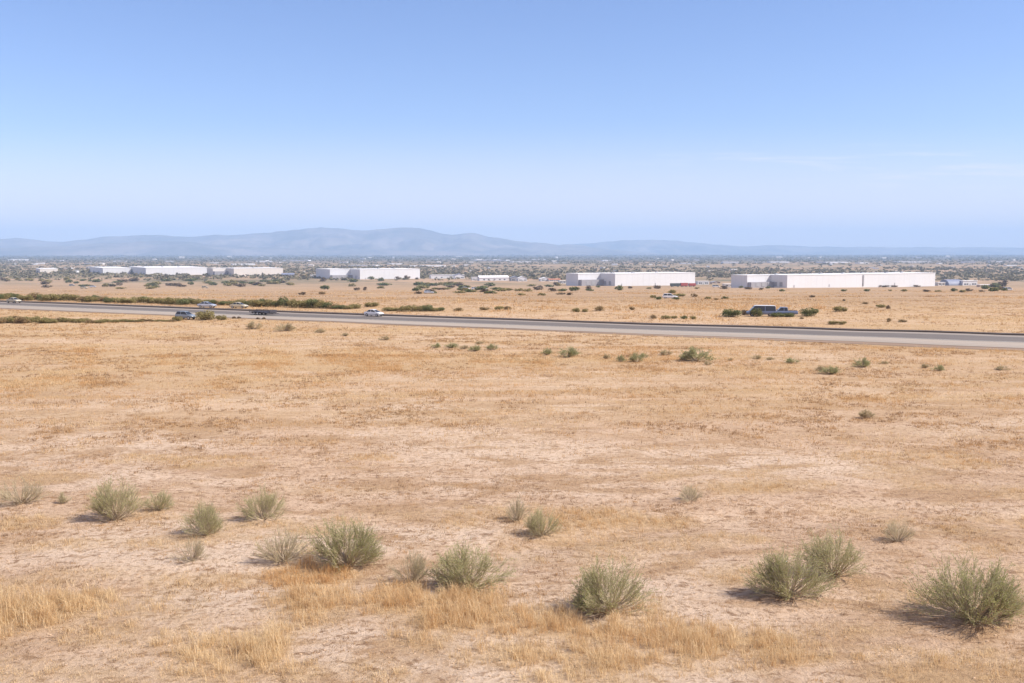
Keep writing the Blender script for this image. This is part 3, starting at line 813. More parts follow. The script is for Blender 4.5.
# scattered bushes on the near side of the road
NEARSIDE = [
    (697, 361, 27, 14, 'field_sage', 'biggest bush on the near side of the road, rounded and green'),
    (684, 360, 9, 6, 'field_sage', 'low tuft of bush leaning on the left of the biggest roadside bush'),
    (708, 365, 8, 4, 'dun', 'small dull tuft just below the biggest roadside bush'),
    (637, 362, 14, 9, 'field_sage', 'green bush left of the biggest roadside bush, second of a pair'),
    (644, 358, 9, 5, 'field_sage', 'small low bush tucked behind the right bush of the pair'),
    (621, 362, 9, 7, 'field_sage', 'small greyish bush, left one of the pair on the near side field'),
    (607, 359, 8, 5, 'dun', 'tiny dun bush at the left of the roadside pair'),
    (666, 355, 13, 5, 'dun', 'flat faint bush behind and left of the biggest roadside bush'),
    (730, 361, 5, 3, 'dun', 'very small tuft right of the biggest roadside bush'),
    (568, 357, 20, 10, 'field_sage', 'wide grey green bush left of the roadside pair'),
    (547, 355, 10, 7, 'field_sage', 'small bush just left of the wide grey green one'),
    (792, 363, 14, 5, 'field_sage', 'low flat bush on the near field right of the biggest roadside bush'),
    (757, 359, 9, 4, 'dun', 'little dun tuft beside the low flat bush'),
    (770, 360, 8, 3, 'dun', 'flat dun tuft almost touching the low flat bush'),
    (830, 374, 19, 8, 'field_sage', 'low spreading bush in front of the round one at right'),
    (820, 371, 8, 5, 'dun', 'dull tuft at the left of the low spreading bush'),
    (862, 367, 15, 9, 'field_sage', 'round bush with a dark foot on the near field at right'),
    (884, 364, 9, 3, 'dun', 'flat tuft right of the round bush on the near field'),
    (939, 371, 11, 6, 'field_sage', 'small green bush alone near the right side of the field'),
    (925, 368, 8, 4, 'dun', 'dun tuft left of the small green bush at right'),
    (1002, 370, 12, 4, 'dun', 'flat dull bush closest to the right edge on the near field'),
    (866, 418, 15, 8, 'dun', 'pale lone bush out on the open straw field at right'),
    (436, 348, 10, 5, 'field_sage', 'leftmost small bush of the low line below the road at centre'),
    (452, 348, 12, 5, 'field_sage', 'second small bush of the low line below the road at centre'),
    (464, 349, 9, 4, 'dun', 'dull tuft in the middle of the low line of bushes'),
    (475, 351, 12, 6, 'field_sage', 'darker bush in the right half of the low line at centre'),
    (493, 350, 12, 6, 'field_sage', 'bush ending the low line of bushes at centre on its right'),
    (480, 344, 9, 3, 'dun', 'flat tuft just above the low line of bushes'),
    (254, 329, 17, 7, 'dun', 'left bush of two flat dun bushes below the flatbed trailer'),
    (285, 331, 20, 7, 'dun', 'right and wider bush of two flat dun bushes below the flatbed trailer'),
    (320, 333, 10, 4, 'dun', 'small dull tuft right of the two flat dun bushes'),
    (345, 336, 9, 3, 'dun', 'tiny dull tuft below the white car on the road'),
    (385, 340, 10, 4, 'dun', 'small tuft on the field below and right of the white car'),
]
for a in NEARSIDE: bush(*a[:5], a[5], 'bushes on the near side of the highway', 'ragged')

bush(206, 320, 21, 12, 'olive', 'round olive bush right of the slate car on the near road edge', 'bushes along the road edges')
bush(222, 320, 12, 6, 'olive', 'low olive tuft at the right of the round roadside bush', 'bushes along the road edges')
bush(178, 321, 12, 6, 'olive', 'dark olive tuft at the left nose of the slate car', 'bushes along the road edges')
for x in (234, 239): bush(x, 318.6, 4.5, 3, 'dark', 'tiny dark tuft on the pale shoulder edge', 'tiny dark tufts on the shoulder')
for x in (258, 264): bush(x, 319.2, 4.5, 2.6, 'dark', 'tiny dark tuft on the pale shoulder below the flatbed trailer', 'tiny dark tufts below the trailer')
# weeds along the near side at far left
x = -8
while x < 176:
    t = x / 176
    hh = 6.5 * (1 - t) + 2.0
    bush(x, 323.0 - 1.0 * t + random.uniform(-1, .6), random.uniform(9, 16), hh * random.uniform(.7, 1.1), random.choice(('olive', 'dun', 'olive')),
         'low olive weed clump in the strip below the road at left', 'weed strip below the road at left')
    x += random.uniform(5, 9)

# hedge of bushes along the far side of the road
HEDGE = 'hedge bushes along the far side of the highway'
x = -10
while x < 352:
    base = 299.5 + 0.0265 * (x if x > 0 else 0) + random.uniform(-.8, .6)
    if x > 260: base = 306.4 + (x - 260) * 0.030
    hh = 8.2
    if 282 < x < 322: hh = 11.5
    elif x > 340: hh = 5.5
    elif 215 < x < 240: hh = 6
    k = random.choice(('olive', 'olive', 'olive', 'green', 'dun'))
    if 282 < x < 330: k = random.choice(('olive', 'green'))
    bush(x, base, random.uniform(11, 18), hh * random.uniform(.8, 1.12), k,
         'olive bush in the long hedge along the far side of the road', HEDGE)
    x += random.uniform(5.0, 8.5)
for x in (388, 396, 404, 412, 420, 427, 434, 440):
    bush(x, 311.4 + random.uniform(-.5, .4), random.uniform(11, 15), (7.5 if 400 < x < 430 else 5) * random.uniform(.9, 1.1), random.choice(('olive', 'green', 'olive')),
         'olive bush in the short hedge piece right of the white car', 'short hedge right of the white car')
for x, y, w, h, k, l in ((355, 308.5, 16, 6, 'olive', 'low olive bush behind the white car on the road'), (371, 307, 16, 6, 'olive', 'olive bush peeking over the roof of the white car'),
                         (484, 310, 12, 4.5, 'dun', 'dun bush at the left of a loose trio beyond the road'), (499, 310, 11, 5.5, 'olive', 'tallest bush of the loose trio beyond the road'),
                         (507, 309.5, 9, 4, 'dun', 'right bush of the loose trio beyond the road'), (459, 311, 12, 4, 'dun', 'flat dun bush just right of the short hedge'),
                         (576, 312, 9, 5, 'olive', 'left bush of a small pair beyond the road below the white warehouse'), (585, 312, 7, 4, 'olive', 'right bush of a small pair beyond the road below the white warehouse'),
                         (600, 311, 12, 6, 'dun', 'wide dun bush right of the small pair beyond the road'), (632, 310, 6, 5, 'dun', 'narrow dun bush alone in the tawny field beyond the road'),
                         (653, 318.5, 8, 4.5, 'dun', 'first and palest of five low bushes along the far kerb'), (666, 319, 11, 5, 'olive', 'second and widest of five low bushes along the far kerb'),
                         (674, 318.5, 7, 3.5, 'olive', 'third bush in the middle of five along the far kerb'), (684, 319, 8, 4, 'green', 'fourth and greenest of five low bushes along the far kerb'),
                         (693, 319, 7, 4, 'olive', 'fifth bush ending the five along the far kerb'),
                         (731, 316.8, 21, 10, 'green', 'dark green dome bush left of the parked van'), (757, 316.6, 13, 10.5, 'green', 'green bush standing in front of the parked blue van'),
                         (778, 317, 15, 5.5, 'green', 'low green bush in front of the blue pickup'), (789, 317, 12, 5.5, 'green', 'low green bush at the tail end of the blue pickup'),
                         (809, 316.2, 20, 10.5, 'green', 'dark green dome bush right of the blue pickup'), (745, 315, 9, 7, 'dark', 'dark bush beside the nose of the parked blue van'),
                         (840, 311.5, 15, 6.5, 'olive', 'slanting olive bush alone right of the parked pickup'), (833, 324.5, 11, 5, 'olive', 'left half of a low bush pair above the kerb at right'),
                         (842, 324.5, 10, 4.5, 'olive', 'right half of a low bush pair above the kerb at right'), (881, 307.5, 10, 4, 'olive', 'flat bush in the open field at right beside a grey one'),
                         (888, 309, 5, 5, 'dark', 'little grey bush beside the flat bush in the field at right'), (865, 304, 8, 2.5, 'dun', 'faint flat tuft in the field behind the flat bush at right'),
                         (889, 322, 6, 5, 'dun', 'small upright tuft above the kerb at right'), (903, 322, 10, 3, 'dun', 'flat dun tuft above the kerb at far right'),
                         (802, 319, 5, 2.5, 'dun', 'tiny tuft below the right dome bush'), (812, 297.5, 7, 3, 'dark', 'small dark bush in the mid field below the long warehouse'),
                         (844, 301, 3.5, 2.5, 'dark', 'tiny dark speck of a bush in the field at right')):
    bush(x, y, w, h, k, l, 'bushes beyond the highway')

# bushes between the fields and the warehouses (small in the picture)
def scatter(n, x0, x1, y0, y1, w, h, kinds, label, group):
    for _ in range(n):
        bush(random.uniform(x0, x1), random.uniform(y0, y1), random.uniform(*w), random.uniform(*h), random.choice(kinds), label, group, 'far')
scatter(12, 0, 42, 279.5, 281.5, (5, 10), (2, 3.4), ('dark', 'olive'), 'dark low bush in the row at the far left below the hills', 'dark bush row at far left')
scatter(34, 44, 200, 280, 289, (6, 15), (2.2, 4.6), ('green', 'dark', 'olive', 'green'), 'dark green bush in the scrub below the left white warehouses', 'scrub below the left warehouses')
scatter(22, 190, 300, 281, 287.5, (6, 14), (2, 4.2), ('green', 'olive', 'dark'), 'green bush in the scrub below the cream warehouse', 'scrub below the cream warehouse')
scatter(36, 414, 512, 284, 294, (8, 16), (2.8, 5), ('green', 'olive', 'green', 'dark'), 'green bush in the wide thicket below the low sheds', 'thicket below the low sheds')
scatter(14, 512, 572, 284, 296, (6, 13), (2.5, 4.5), ('green', 'olive', 'dark'), 'green bush in the loose scrub left of the middle warehouse', 'scrub left of the middle warehouse')
scatter(11, 984, 1014, 284, 293, (7, 13), (3, 5.5), ('green', 'green', 'dark'), 'dark green tree in the clump at far right beyond the field', 'tree clump at far right')
for x, y, w, h, k, l in ((325, 289.5, 11, 6, 'green', 'round green bush below the gap wall of the left middle warehouse'), (323, 281.5, 9, 5, 'dark', 'dark bush at the grey end wall of the left middle warehouse'),
                         (353, 282, 12, 4, 'green', 'flat green bush below the grey block of the left middle warehouse'), (352, 286.5, 9, 4, 'olive', 'olive bush below the flat green one'),
                         (357, 290.5, 7, 4, 'dark', 'small dark bush left of its twin below the warehouse'), (365, 290.5, 5, 4.5, 'dark', 'narrow dark bush right of its twin below the warehouse'),
                         (302, 295, 9, 4, 'dark', 'dark bush on the left of two in the tawny field'), (322, 294.5, 8, 3.5, 'dun', 'dun bush on the right of two in the tawny field'),
                         (371, 279.5, 8, 4, 'green', 'green bush touching the lit wall of the left middle warehouse'), (381, 281, 7, 4.5, 'green', 'darker bush at the foot of the lit left middle warehouse'),
                         (398, 279.5, 6, 4, 'dark', 'upright dark bush at the warehouse foot'), (407, 279.5, 7, 5.5, 'dark', 'taller dark tree near the right end of the left middle warehouse'),
                         (417, 279.5, 5, 2.5, 'dark', 'low bush at the right corner of the left middle warehouse'), (384, 285.5, 17, 3.6, 'green', 'long flat green bush below the lit left middle warehouse'), (381, 288.5, 9, 3.4, 'olive', 'olive bush under the long flat green one'),
                         (574, 291, 12, 6, 'green', 'green tree in front of the grey end of the middle warehouse'), (589, 289.5, 8, 5, 'dark', 'dark tree below the lit notch of the middle warehouse'),
                         (590, 291, 9, 3, 'green', 'flat green bush at the foot of the dark tree'), (598, 287.5, 5, 2.5, 'green', 'small bush below the grey wall of the middle warehouse'),
                         (619, 290.5, 9, 6.5, 'green', 'pointed green tree at the lit corner of the middle warehouse'), (630, 288.5, 6, 3, 'dark', 'small dark bush right of the pointed tree'),
                         (657, 289, 8, 5, 'dark', 'dark bush at the foot of the middle warehouse near its centre'), (649, 289, 6, 2.5, 'olive', 'low bush left of the dark bush at the warehouse foot'),
                         (672, 293.5, 9, 5, 'olive', 'olive bush right below the red trailers'), (679, 296.5, 15, 4, 'olive', 'flat olive bush below the white car in the middle field in the field'),
                         (653, 298, 7, 4, 'olive', 'rear bush left of the white car in the middle field'), (658, 299.5, 9, 4, 'green', 'front bush left of the white car in the middle field'), (676, 299.5, 9, 3, 'green', 'bush at the right foot of the white car in the middle field'),
                         (694, 297, 8, 4.5, 'dun', 'dun bush right of the white car in the middle field'), (708, 299, 8, 3, 'olive', 'flat olive bush further right of the white car in the middle field'), (725, 299, 9, 3.4, 'green', 'green bush in the field left of the long warehouse'), (716, 300, 5, 2.4, 'dun', 'tiny dun bush between two flat ones'),
                         (697, 289, 6, 2.5, 'olive', 'small bush below the right end of the red trailers'), (724, 289, 10, 3.8, 'dark', 'dark bush at the left foot of the long warehouse'),
                         (748, 289.5, 9, 3.4, 'dark', 'dark bush under the grey end of the long warehouse'), (741, 288, 5, 3, 'green', 'green bush under the grey end of the long warehouse'), (761, 290, 6, 3, 'dark', 'bush under the notch of the long warehouse'), (768, 288.5, 5, 3, 'green', 'bush at the grey block of the long warehouse'),
                         (782, 291.5, 7, 3, 'green', 'bush below the lit corner of the long warehouse'), (844, 291.5, 7, 3, 'green', 'bush in the field below the green strip at the long warehouse'), (867, 291.5, 7, 3.4, 'green', 'bush in the field below the downpipe of the long warehouse'),
                         (827, 287.5, 8, 3, 'olive', 'left bush of the green strip at the long warehouse foot'), (834, 287.5, 9, 3.4, 'olive', 'middle bush of the green strip at the long warehouse foot'), (841, 287.2, 8, 3.4, 'green', 'right bush of the green strip at the long warehouse foot'),
                         (862, 287.2, 9, 4, 'green', 'bush at the foot of the downpipe on the long warehouse'), (872, 287.2, 8, 2.8, 'dark', 'first dark bush of the dark row at the long warehouse'), (879, 287.2, 8, 2.6, 'dark', 'second dark bush of the dark row at the long warehouse'), (886, 287.2, 8, 2.6, 'dark', 'third dark bush of the dark row at the long warehouse'), (894, 287.2, 8, 2.6, 'dark', 'last dark bush of the dark row at the long warehouse'),
                         (904, 291.5, 7, 3, 'olive', 'first bush of the loose line below the right end of the long warehouse'), (917, 287, 8, 2.6, 'dark', 'dark bush at the right foot of the long warehouse'), (926, 292, 9, 3, 'dark', 'second bush of the loose line at right'), (938, 292, 8, 2.6, 'olive', 'third bush of the loose line at right'),
                         (954, 291.5, 7, 4.4, 'green', 'round green tree in front of the grey dome shed'), (963, 292.5, 8, 3.5, 'olive', 'olive bush right of the round tree at the dome shed'), (969, 291.5, 8, 4, 'dark', 'dark bush right of the dome shed'), (982, 292, 7, 2.5, 'dark', 'small dark bush left of the far right tree clump'),
                         (890, 291, 5, 2, 'olive', 'tiny bush below the dark row at the long warehouse')):
    bush(x, y, w, h, k, l, 'bushes around the warehouses', 'far')

# far scrub on the plain: one mass of tiny crowns
def far_scrub():
    n = 24000
    py = 255.0 + 26 * rng.uniform(0, 1, n) ** 1.35
    Y = (CAM_H - PLAIN_Z) * F / (py - HORIZON)
    Y = np.clip(Y, 1010, 11500)
    X = (rng.uniform(-90, 1114, n) - 512) / F * Y * 1.02
    cl_ = 0.6 * fbm(X / 900.0, Y / 330.0, 4, 77) + 0.4 * fbm(X / 160.0, Y / 200.0, 3, 78)
    keep = rng.uniform(0, 1, n) < np.maximum(sstep(0.41, 0.60, cl_) * 0.75 + 0.09, sstep(2800, 6000, Y) * 0.95)
    X, Y = X[keep], Y[keep]; n = len(X)
    rad = rng.uniform(1.6, 4.2, n) * (0.8 + Y / 7000.0)
    m = 7
    c = np.stack([X, Y, zfun(X, Y)], 1)[:, None, :] + rng.normal(0, 1, (n, m, 3)) * rad[:, None, None] * np.array([0.7, 0.7, 0.22]) + np.array([0, 0, 1.0]) * (rad * 0.45)[:, None, None]
    c = c.reshape(-1, 3); r = np.repeat(rad, m)[:, None] * 0.8
    u = rng.normal(0, 1, (n * m, 3)); u /= np.linalg.norm(u, axis=1, keepdims=True)
    s = np.cross(u, rng.normal(0, 1, (n * m, 3))); s /= np.linalg.norm(s, axis=1, keepdims=True)
    u[:, 2] *= 0.6; s[:, 2] *= 0.6
    V = np.stack([c - u * r, c + s * r * .7, c + u * r, c - s * r * .7], 1).reshape(-1, 3)
    zz = np.repeat(zfun(c[:, 0], c[:, 1]), 4); V[:, 2] = np.maximum(V[:, 2], zz + 0.05)
    tint = np.repeat(np.repeat(np.clip(rng.normal(0.45, 0.25, n), 0, 1), m), 4)
    return fast_mesh('distant_scrub', V, np.arange(n * m)[:, None] * 4 + np.arange(4), [M['scrub']], False, {'tint': tint})
tag(link('distant_scrub', far_scrub()), 'distant scrub and trees dotted over the hazy plain', 'scrub', kind='stuff')

# ------------------------------------------------------------------ buildings
TH = R(30)
DIRX = np.array([math.cos(TH), math.sin(TH)])
def solve_len(c, d, px):
    """distance along d from c at which the ground point projects to picture column px"""
    lo, hi = 0.0, 900.0
    f0 = proj((c[0], c[1], c[2]))[0]
    for _ in range(50):
        m = 0.5 * (lo + hi)
        x = proj((c[0] + d[0] * m, c[1] + d[1] * m, c[2]))[0]
        if (x < px) == (f0 < px): lo = m
        else: hi = m
    return 0.5 * (lo + hi)

def warehouse(xl, xc, xr, yb, yt, label, wall, notch=None, pipes=(), name='warehouse', docks=0, gate_col='dock', grp='warehouses on the plain'):
    """xl: left end of the shaded wall, xc: lit corner, xr: right end of the lit front (picture columns); yb/yt foot and top rows at xc"""
    c = at(xc, yb)
    h = (yb - yt) * mpp(c)
    L = solve_len(c, DIRX, xr)
    side = np.array([-math.sin(TH), math.cos(TH)])
    D = min(170.0, solve_len(c, side, xl))
    root = tag(empty(name, (c.x, c.y, c.z), TH), label, 'warehouse', grp)
    w = MB().box(0, L, 0, D, -2.0, h)
    link('wall', w.mesh('wall', M[wall]), root)
    rf = MB().box(-0.3, L + 0.3, -0.3, D + 0.3, h + 0.003, h + 0.5)
    roof = link('roof', rf.mesh('roof', M['roof_white'], bevel=0.12), root)
    for i in range(int(L // 28)):
        x = 10 + i * 28 + random.uniform(-4, 4); y = D * random.uniform(.3, .7)
        u = MB().box(x, x + 3, y, y + 2.4, h + 0.503, h + 1.5)
        link('roof_vent', u.mesh('roof_vent', M['roof_grey'], bevel=0.1), roof)
    if notch:
        # lower wing set back on the left, with a grey block in front of it
        xm, xn, yn = notch
        q = c + Vector((side[0] * D * .62, side[1] * D * .62, 0))
        nl = min(solve_len(q, -DIRX, xm), 90)
        q2 = q - Vector((DIRX[0] * nl, DIRX[1] * nl, 0))
        wd = min(solve_len(q2, side, xn), 150)
        wg = MB().box(-nl, -0.05, D * 0.62, D * 0.62 + wd, -2.0, h - 0.25)
        link('wing', wg.mesh('wing', M[wall]), root)
        wr = MB().box(-nl - 0.3, -0.32, D * 0.62 - 0.3, D * 0.62 + wd + 0.3, h - 0.247, h + 0.35)
        link('wing_roof', wr.mesh('wing_roof', M['roof_white'], bevel=0.12), root)
        bl = MB().box(-nl * 0.98, -0.06, D * 0.48, D * 0.617, -2.0, h * yn)  # added block, its grey gives the recess a dark, shaded lower part
        link('grey_block', bl.mesh('grey_block', M['wall_grey']), root)
        for i in range(3):
            x0 = -nl * (0.28 + 0.25 * i)
            d_ = MB().box(x0, x0 + 3.4, D * 0.48 - 0.25, D * 0.48 - 0.003, 0.9, min(h * yn - 0.6, 4.6))
            link('dock_door', d_.mesh('dock_door', M[gate_col]), root)
    for k in range(docks):
        y0 = D * (0.12 + 0.8 * (k + .5) / docks) - 1.8
        d_ = MB().box(-0.25, -0.003, y0, y0 + 3.4, 1.0, 5.0)
        link('dock_door', d_.mesh('dock_door', M[gate_col]), root)
    # man doors on the lit front
    for k in range(max(1, int(L // 45))):
        x0 = 8 + k * 45
        if x0 + 2 < L:
            d_ = MB().box(x0, x0 + 1.3, -0.12, -0.003, 0.0, 2.3)
            link('door', d_.mesh('door', M['dock']), root)
    for pxp in pipes:
        x0 = solve_len(c, DIRX, pxp)
        d_ = MB().box(x0 - 0.7, x0 + 0.7, -0.6, -0.003, 0.0, h - 0.6)
        link('downpipe', d_.mesh('downpipe', M['dock'], bevel=0.1), root)
    return root

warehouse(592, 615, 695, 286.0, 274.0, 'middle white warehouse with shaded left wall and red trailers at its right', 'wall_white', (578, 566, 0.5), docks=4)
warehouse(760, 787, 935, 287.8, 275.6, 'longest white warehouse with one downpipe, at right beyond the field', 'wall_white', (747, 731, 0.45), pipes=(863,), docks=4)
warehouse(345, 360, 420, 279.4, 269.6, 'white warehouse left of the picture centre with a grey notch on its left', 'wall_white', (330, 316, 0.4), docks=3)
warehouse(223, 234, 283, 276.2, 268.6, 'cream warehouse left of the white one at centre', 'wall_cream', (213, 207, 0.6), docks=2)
warehouse(129, 146, 208, 275.4, 268.0, 'white warehouse left of the cream one', 'wall_white', None, docks=3)
warehouse(84, 103, 131, 274.2, 268.2, 'leftmost white warehouse partly hidden by its neighbour', 'wall_white', None, docks=2)
warehouse(36, 40, 58, 273.0, 269.0, 'small white shed left of the warehouses among dark trees', 'wall_cream', None, name='shed', grp='small sheds on the plain')

def house(px, yb, wpx, hpx, label, wall='wall_white', roof='roof_white', kind='gable', rz=None, name='house', depth=0.6, cat='house', grp='small buildings on the plain'):
    c = at(px, yb); s = mpp(c)
    W = wpx * s; H = hpx * s; D = W * depth
    rz = TH * 0.5 if rz is None else rz
    root = tag(empty(name, c, rz), label, cat, grp)
    if kind == 'gable':
        e = H * 0.62
        link('wall', MB().loft([[(-W / 2, y, -1.5), (W / 2, y, -1.5), (W / 2, y, e), (0, y, H - 0.15), (-W / 2, y, e)] for y in (-D / 2, D / 2)]).mesh('wall', M[wall]), root)
        t = 0.25; ov = 0.5
        k = (H - e) / (W / 2)
        link('roof', MB().loft([[(-W / 2 - ov, y, e - ov * k), (0, y, H), (W / 2 + ov, y, e - ov * k), (W / 2 + ov, y, e - ov * k + t), (0, y, H + t), (-W / 2 - ov, y, e - ov * k + t)] for y in (-D / 2 - ov, D / 2 + ov)]).mesh('roof', M[roof]), root)
    elif kind == 'long':     # ridge along x
        e = H * 0.65; ov = 0.5; t = 0.25
        k = (H - e) / (D / 2)
        link('wall', MB().loft([[(x, -D / 2, -1.5), (x, D / 2, -1.5), (x, D / 2, e), (x, 0, H - 0.15), (x, -D / 2, e)] for x in (-W / 2, W / 2)]).mesh('wall', M[wall]), root)
        link('roof', MB().loft([[(x, -D / 2 - ov, e - ov * k), (x, 0, H), (x, D / 2 + ov, e - ov * k), (x, D / 2 + ov, e - ov * k + t), (x, 0, H + t), (x, -D / 2 - ov, e - ov * k + t)] for x in (-W / 2 - ov, W / 2 + ov)]).mesh('roof', M[roof]), root)
        e = e
    elif kind == 'dome':
        sec = []
        for x in (-W / 2, -W / 2 + 0.2, W / 2 - 0.2, W / 2):
            q = 0.97 if abs(x) == W / 2 else 1.0
            sec.append([(x, math.cos(a) * D / 2 * q, max(0, math.sin(a)) * H * q) for a in np.linspace(0, math.pi, 15)] )
        link('roof', MB().loft(sec).mesh('roof', M[roof], smooth=False), root)
        e = H * 0.55
    else:
        e = H
        link('wall', MB().box(-W / 2, W / 2, -D / 2, D / 2, -1.5, H).mesh('wall', M[wall]), root)
        link('roof', MB().box(-W / 2 - .4, W / 2 + .4, -D / 2 - .4, D / 2 + .4, H + 0.003, H + 0.5).mesh('roof', M[roof], bevel=0.08), root)
    y0 = -D / 2 - 0.1
    if kind != 'dome':
        link('door', MB().box(-0.6, 0.6, y0, y0 + 0.098, 0, 2.1).mesh('door', M['dock']), root)
        for sx in (-0.34, -0.18, 0.2, 0.36):
            hw = min(1.1, W * 0.06)
            wn = link('window', MB().box(sx * W - hw, sx * W + hw, y0, y0 + 0.097, 1.0, min(2.3, e - 0.3)).mesh('window', M['trim']), root)
            link('pane', MB().box(sx * W - hw * .85, sx * W + hw * .85, y0 - 0.03, y0 - 0.003, 1.12, min(2.2, e - 0.4)).mesh('pane', M['pane']), wn)
    else:
        d_ = MB().box(-W / 2 - 0.15, -W / 2 - 0.003, -1.6, 1.6, 0, H * 0.5)
        link('door', d_.mesh('door', M['trim']), root)
    return root

house(447, 278.4, 34, 3.4, 'low white shed with dark openings right of the white warehouse at centre', 'wall_white', 'roof_white', 'flat', name='shed', depth=0.25, cat='shed')
house(459, 278.6, 10, 5, 'blue roofed house breaking the line of the low white shed', 'wall_white', 'roof_blue', 'gable')
house(493, 280.6, 30, 5, 'long silver white shed above the green thicket', 'wall_white', 'roof_white', 'long', name='shed', depth=0.3, cat='shed')
house(475, 280.3, 7, 3, 'small white hut left of the long silver shed', 'wall_white', 'roof_white', 'flat', cat='hut', name='hut')
house(515, 281.0, 10, 5, 'grey roofed house at the right end of the long silver shed', 'wall_grey', 'roof_grey', 'gable')
house(522, 281.2, 9, 5, 'bright white house right of the grey roofed one', 'wall_white', 'roof_white', 'gable')
house(545, 281.2, 11, 4, 'white house with a dark tree, left of the middle warehouse', 'wall_white', 'roof_white', 'gable')
house(554, 281.3, 12, 2.6, 'low house with orange tinted roof left of the middle warehouse', 'wall_white', 'roof_red', 'long', depth=0.4)
house(562, 283.4, 7, 2.4, 'small white hut at the grey end of the middle warehouse', 'wall_white', 'roof_white', 'flat', name='hut', cat='hut')
house(288, 276.6, 12, 3.4, 'small blue roofed house right of the cream warehouse', 'wall_white', 'roof_blue', 'long', depth=0.5)
house(313, 277.4, 5, 2.4, 'white hut left of the white warehouse at centre', 'wall_white', 'roof_white', 'flat', name='hut', cat='hut')
house(951, 285.4, 17, 6, 'grey blue arched shed right of the longest warehouse', 'roof_blue', 'roof_blue', 'dome', name='shed', cat='shed', depth=0.9)
house(967, 285.4, 17, 4.6, 'white house right of the grey blue arched shed', 'wall_white', 'roof_white', 'flat', depth=0.5)
house(940, 285.6, 8, 3, 'small tan hut between the longest warehouse and the arched shed', 'wall_cream', 'roof_white', 'flat', name='hut', cat='hut')
house(985, 287.0, 16, 2, 'low tan wall building left of the far right tree clump', 'wall_tan', 'roof_white', 'flat', depth=0.3)
house(702, 284.4, 12, 3, 'white house right of the red trailers', 'wall_white', 'roof_white', 'flat', depth=0.5)
house(715, 283.8, 9, 2.6, 'tan house between the middle and the longest warehouse', 'wall_tan', 'roof_grey', 'gable')
house(728, 287.2, 10, 3, 'pale hut left of the longest warehouse', 'wall_cream', 'roof_white', 'flat', name='hut', cat='hut', depth=0.5)

# tiny far buildings out on the plain
far_house_me = MB().box(-.5, .5, -.5, .5, -0.2, 0.75).loft([[(x, -.56, .75), (x, .56, .75), (x, 0, 1.05)] for x in (-.53, .53)]).mesh('far_building', M['wall_cream'])
far_shed_me = MB().box(-.5, .5, -.5, .5, -0.2, 1.0).mesh('far_building', M['wall_white'])
def far_building(px, py, wpx, hpx, me, label='tiny pale building far out on the hazy plain below the mountains', group='tiny far buildings on the plain'):
    p = at(px, py); s = mpp(p)
    o = link('far_building', me, None, p, random.uniform(-.3, .5))
    o.scale = (wpx * s, max(12, wpx * s * random.uniform(.3, .6)), hpx * s)
    return tag(o, label, 'building', group)
for x, y, w, h in ((20, 260.5, 16, 1.3), (62, 268.6, 22, 1.0), (76, 272.8, 4, 2), (170, 262, 10, 1.2), (243, 265, 22, 1.4), (214, 263.5, 8, 1.2), (264, 262, 16, 1.2), (297, 261, 26, 1.1), (365, 266, 30, 1.0), (425, 266.5, 40, 1.2),
                   (344, 263, 8, 1.2), (395, 264.5, 14, 1.2), (490, 261, 36, 1.1), (520, 262.5, 20, 1.0), (560, 263.5, 14, 1.1), (606, 261, 9, 1.0), (688, 264, 16, 1.1), (730, 263.5, 16, 1.8), (760, 262.6, 10, 1.0), (778, 262.8, 20, 1.3),
                   (833, 263, 30, 1.2), (862, 263.5, 12, 1.0), (912, 262.8, 34, 1.3), (968, 263, 12, 1.6), (995, 262.5, 14, 1.4), (1010, 266, 12, 1.1), (540, 260, 16, .9), (90, 264, 10, 1.0), (120, 262, 14, 1.1), (40, 264, 8, 1.2)):
    far_building(x, y, w, h, far_shed_me)
for _ in range(70):
    y = 257.5 + 15 * random.random() ** 1.5
    far_building(random.uniform(0, 1024), y, random.uniform(2, 6), random.uniform(.9, 1.7), random.choice((far_house_me, far_shed_me)))

# ------------------------------------------------------------------ vehicles
def wheel(root, x, y, r, w=0.22):
    wobj = link('wheel', MB().cyl((0, 0, 0), 1, r, w, 22).mesh('wheel', M['rubber'], bevel=0.03), root, (x, y, r))
    link('rim', MB().cyl((0, (0.012 + w / 2) * (-1 if y < 0 else 1), 0), 1, r * 0.62, 0.02, 16).mesh('rim', M['rim']), wobj)
    return wobj

def sec_(x, hw, z0, z1, tuck=0.86, top=0.92):
    """closed body section at station x"""
    zm = z0 + (z1 - z0) * 0.55
    return [(x, -hw * tuck, z0), (x, hw * tuck, z0), (x, hw, zm - 0.1), (x, hw, zm + 0.05), (x, hw * top, z1), (x, -hw * top, z1), (x, -hw, zm + 0.05), (x, -hw, zm - 0.1)]

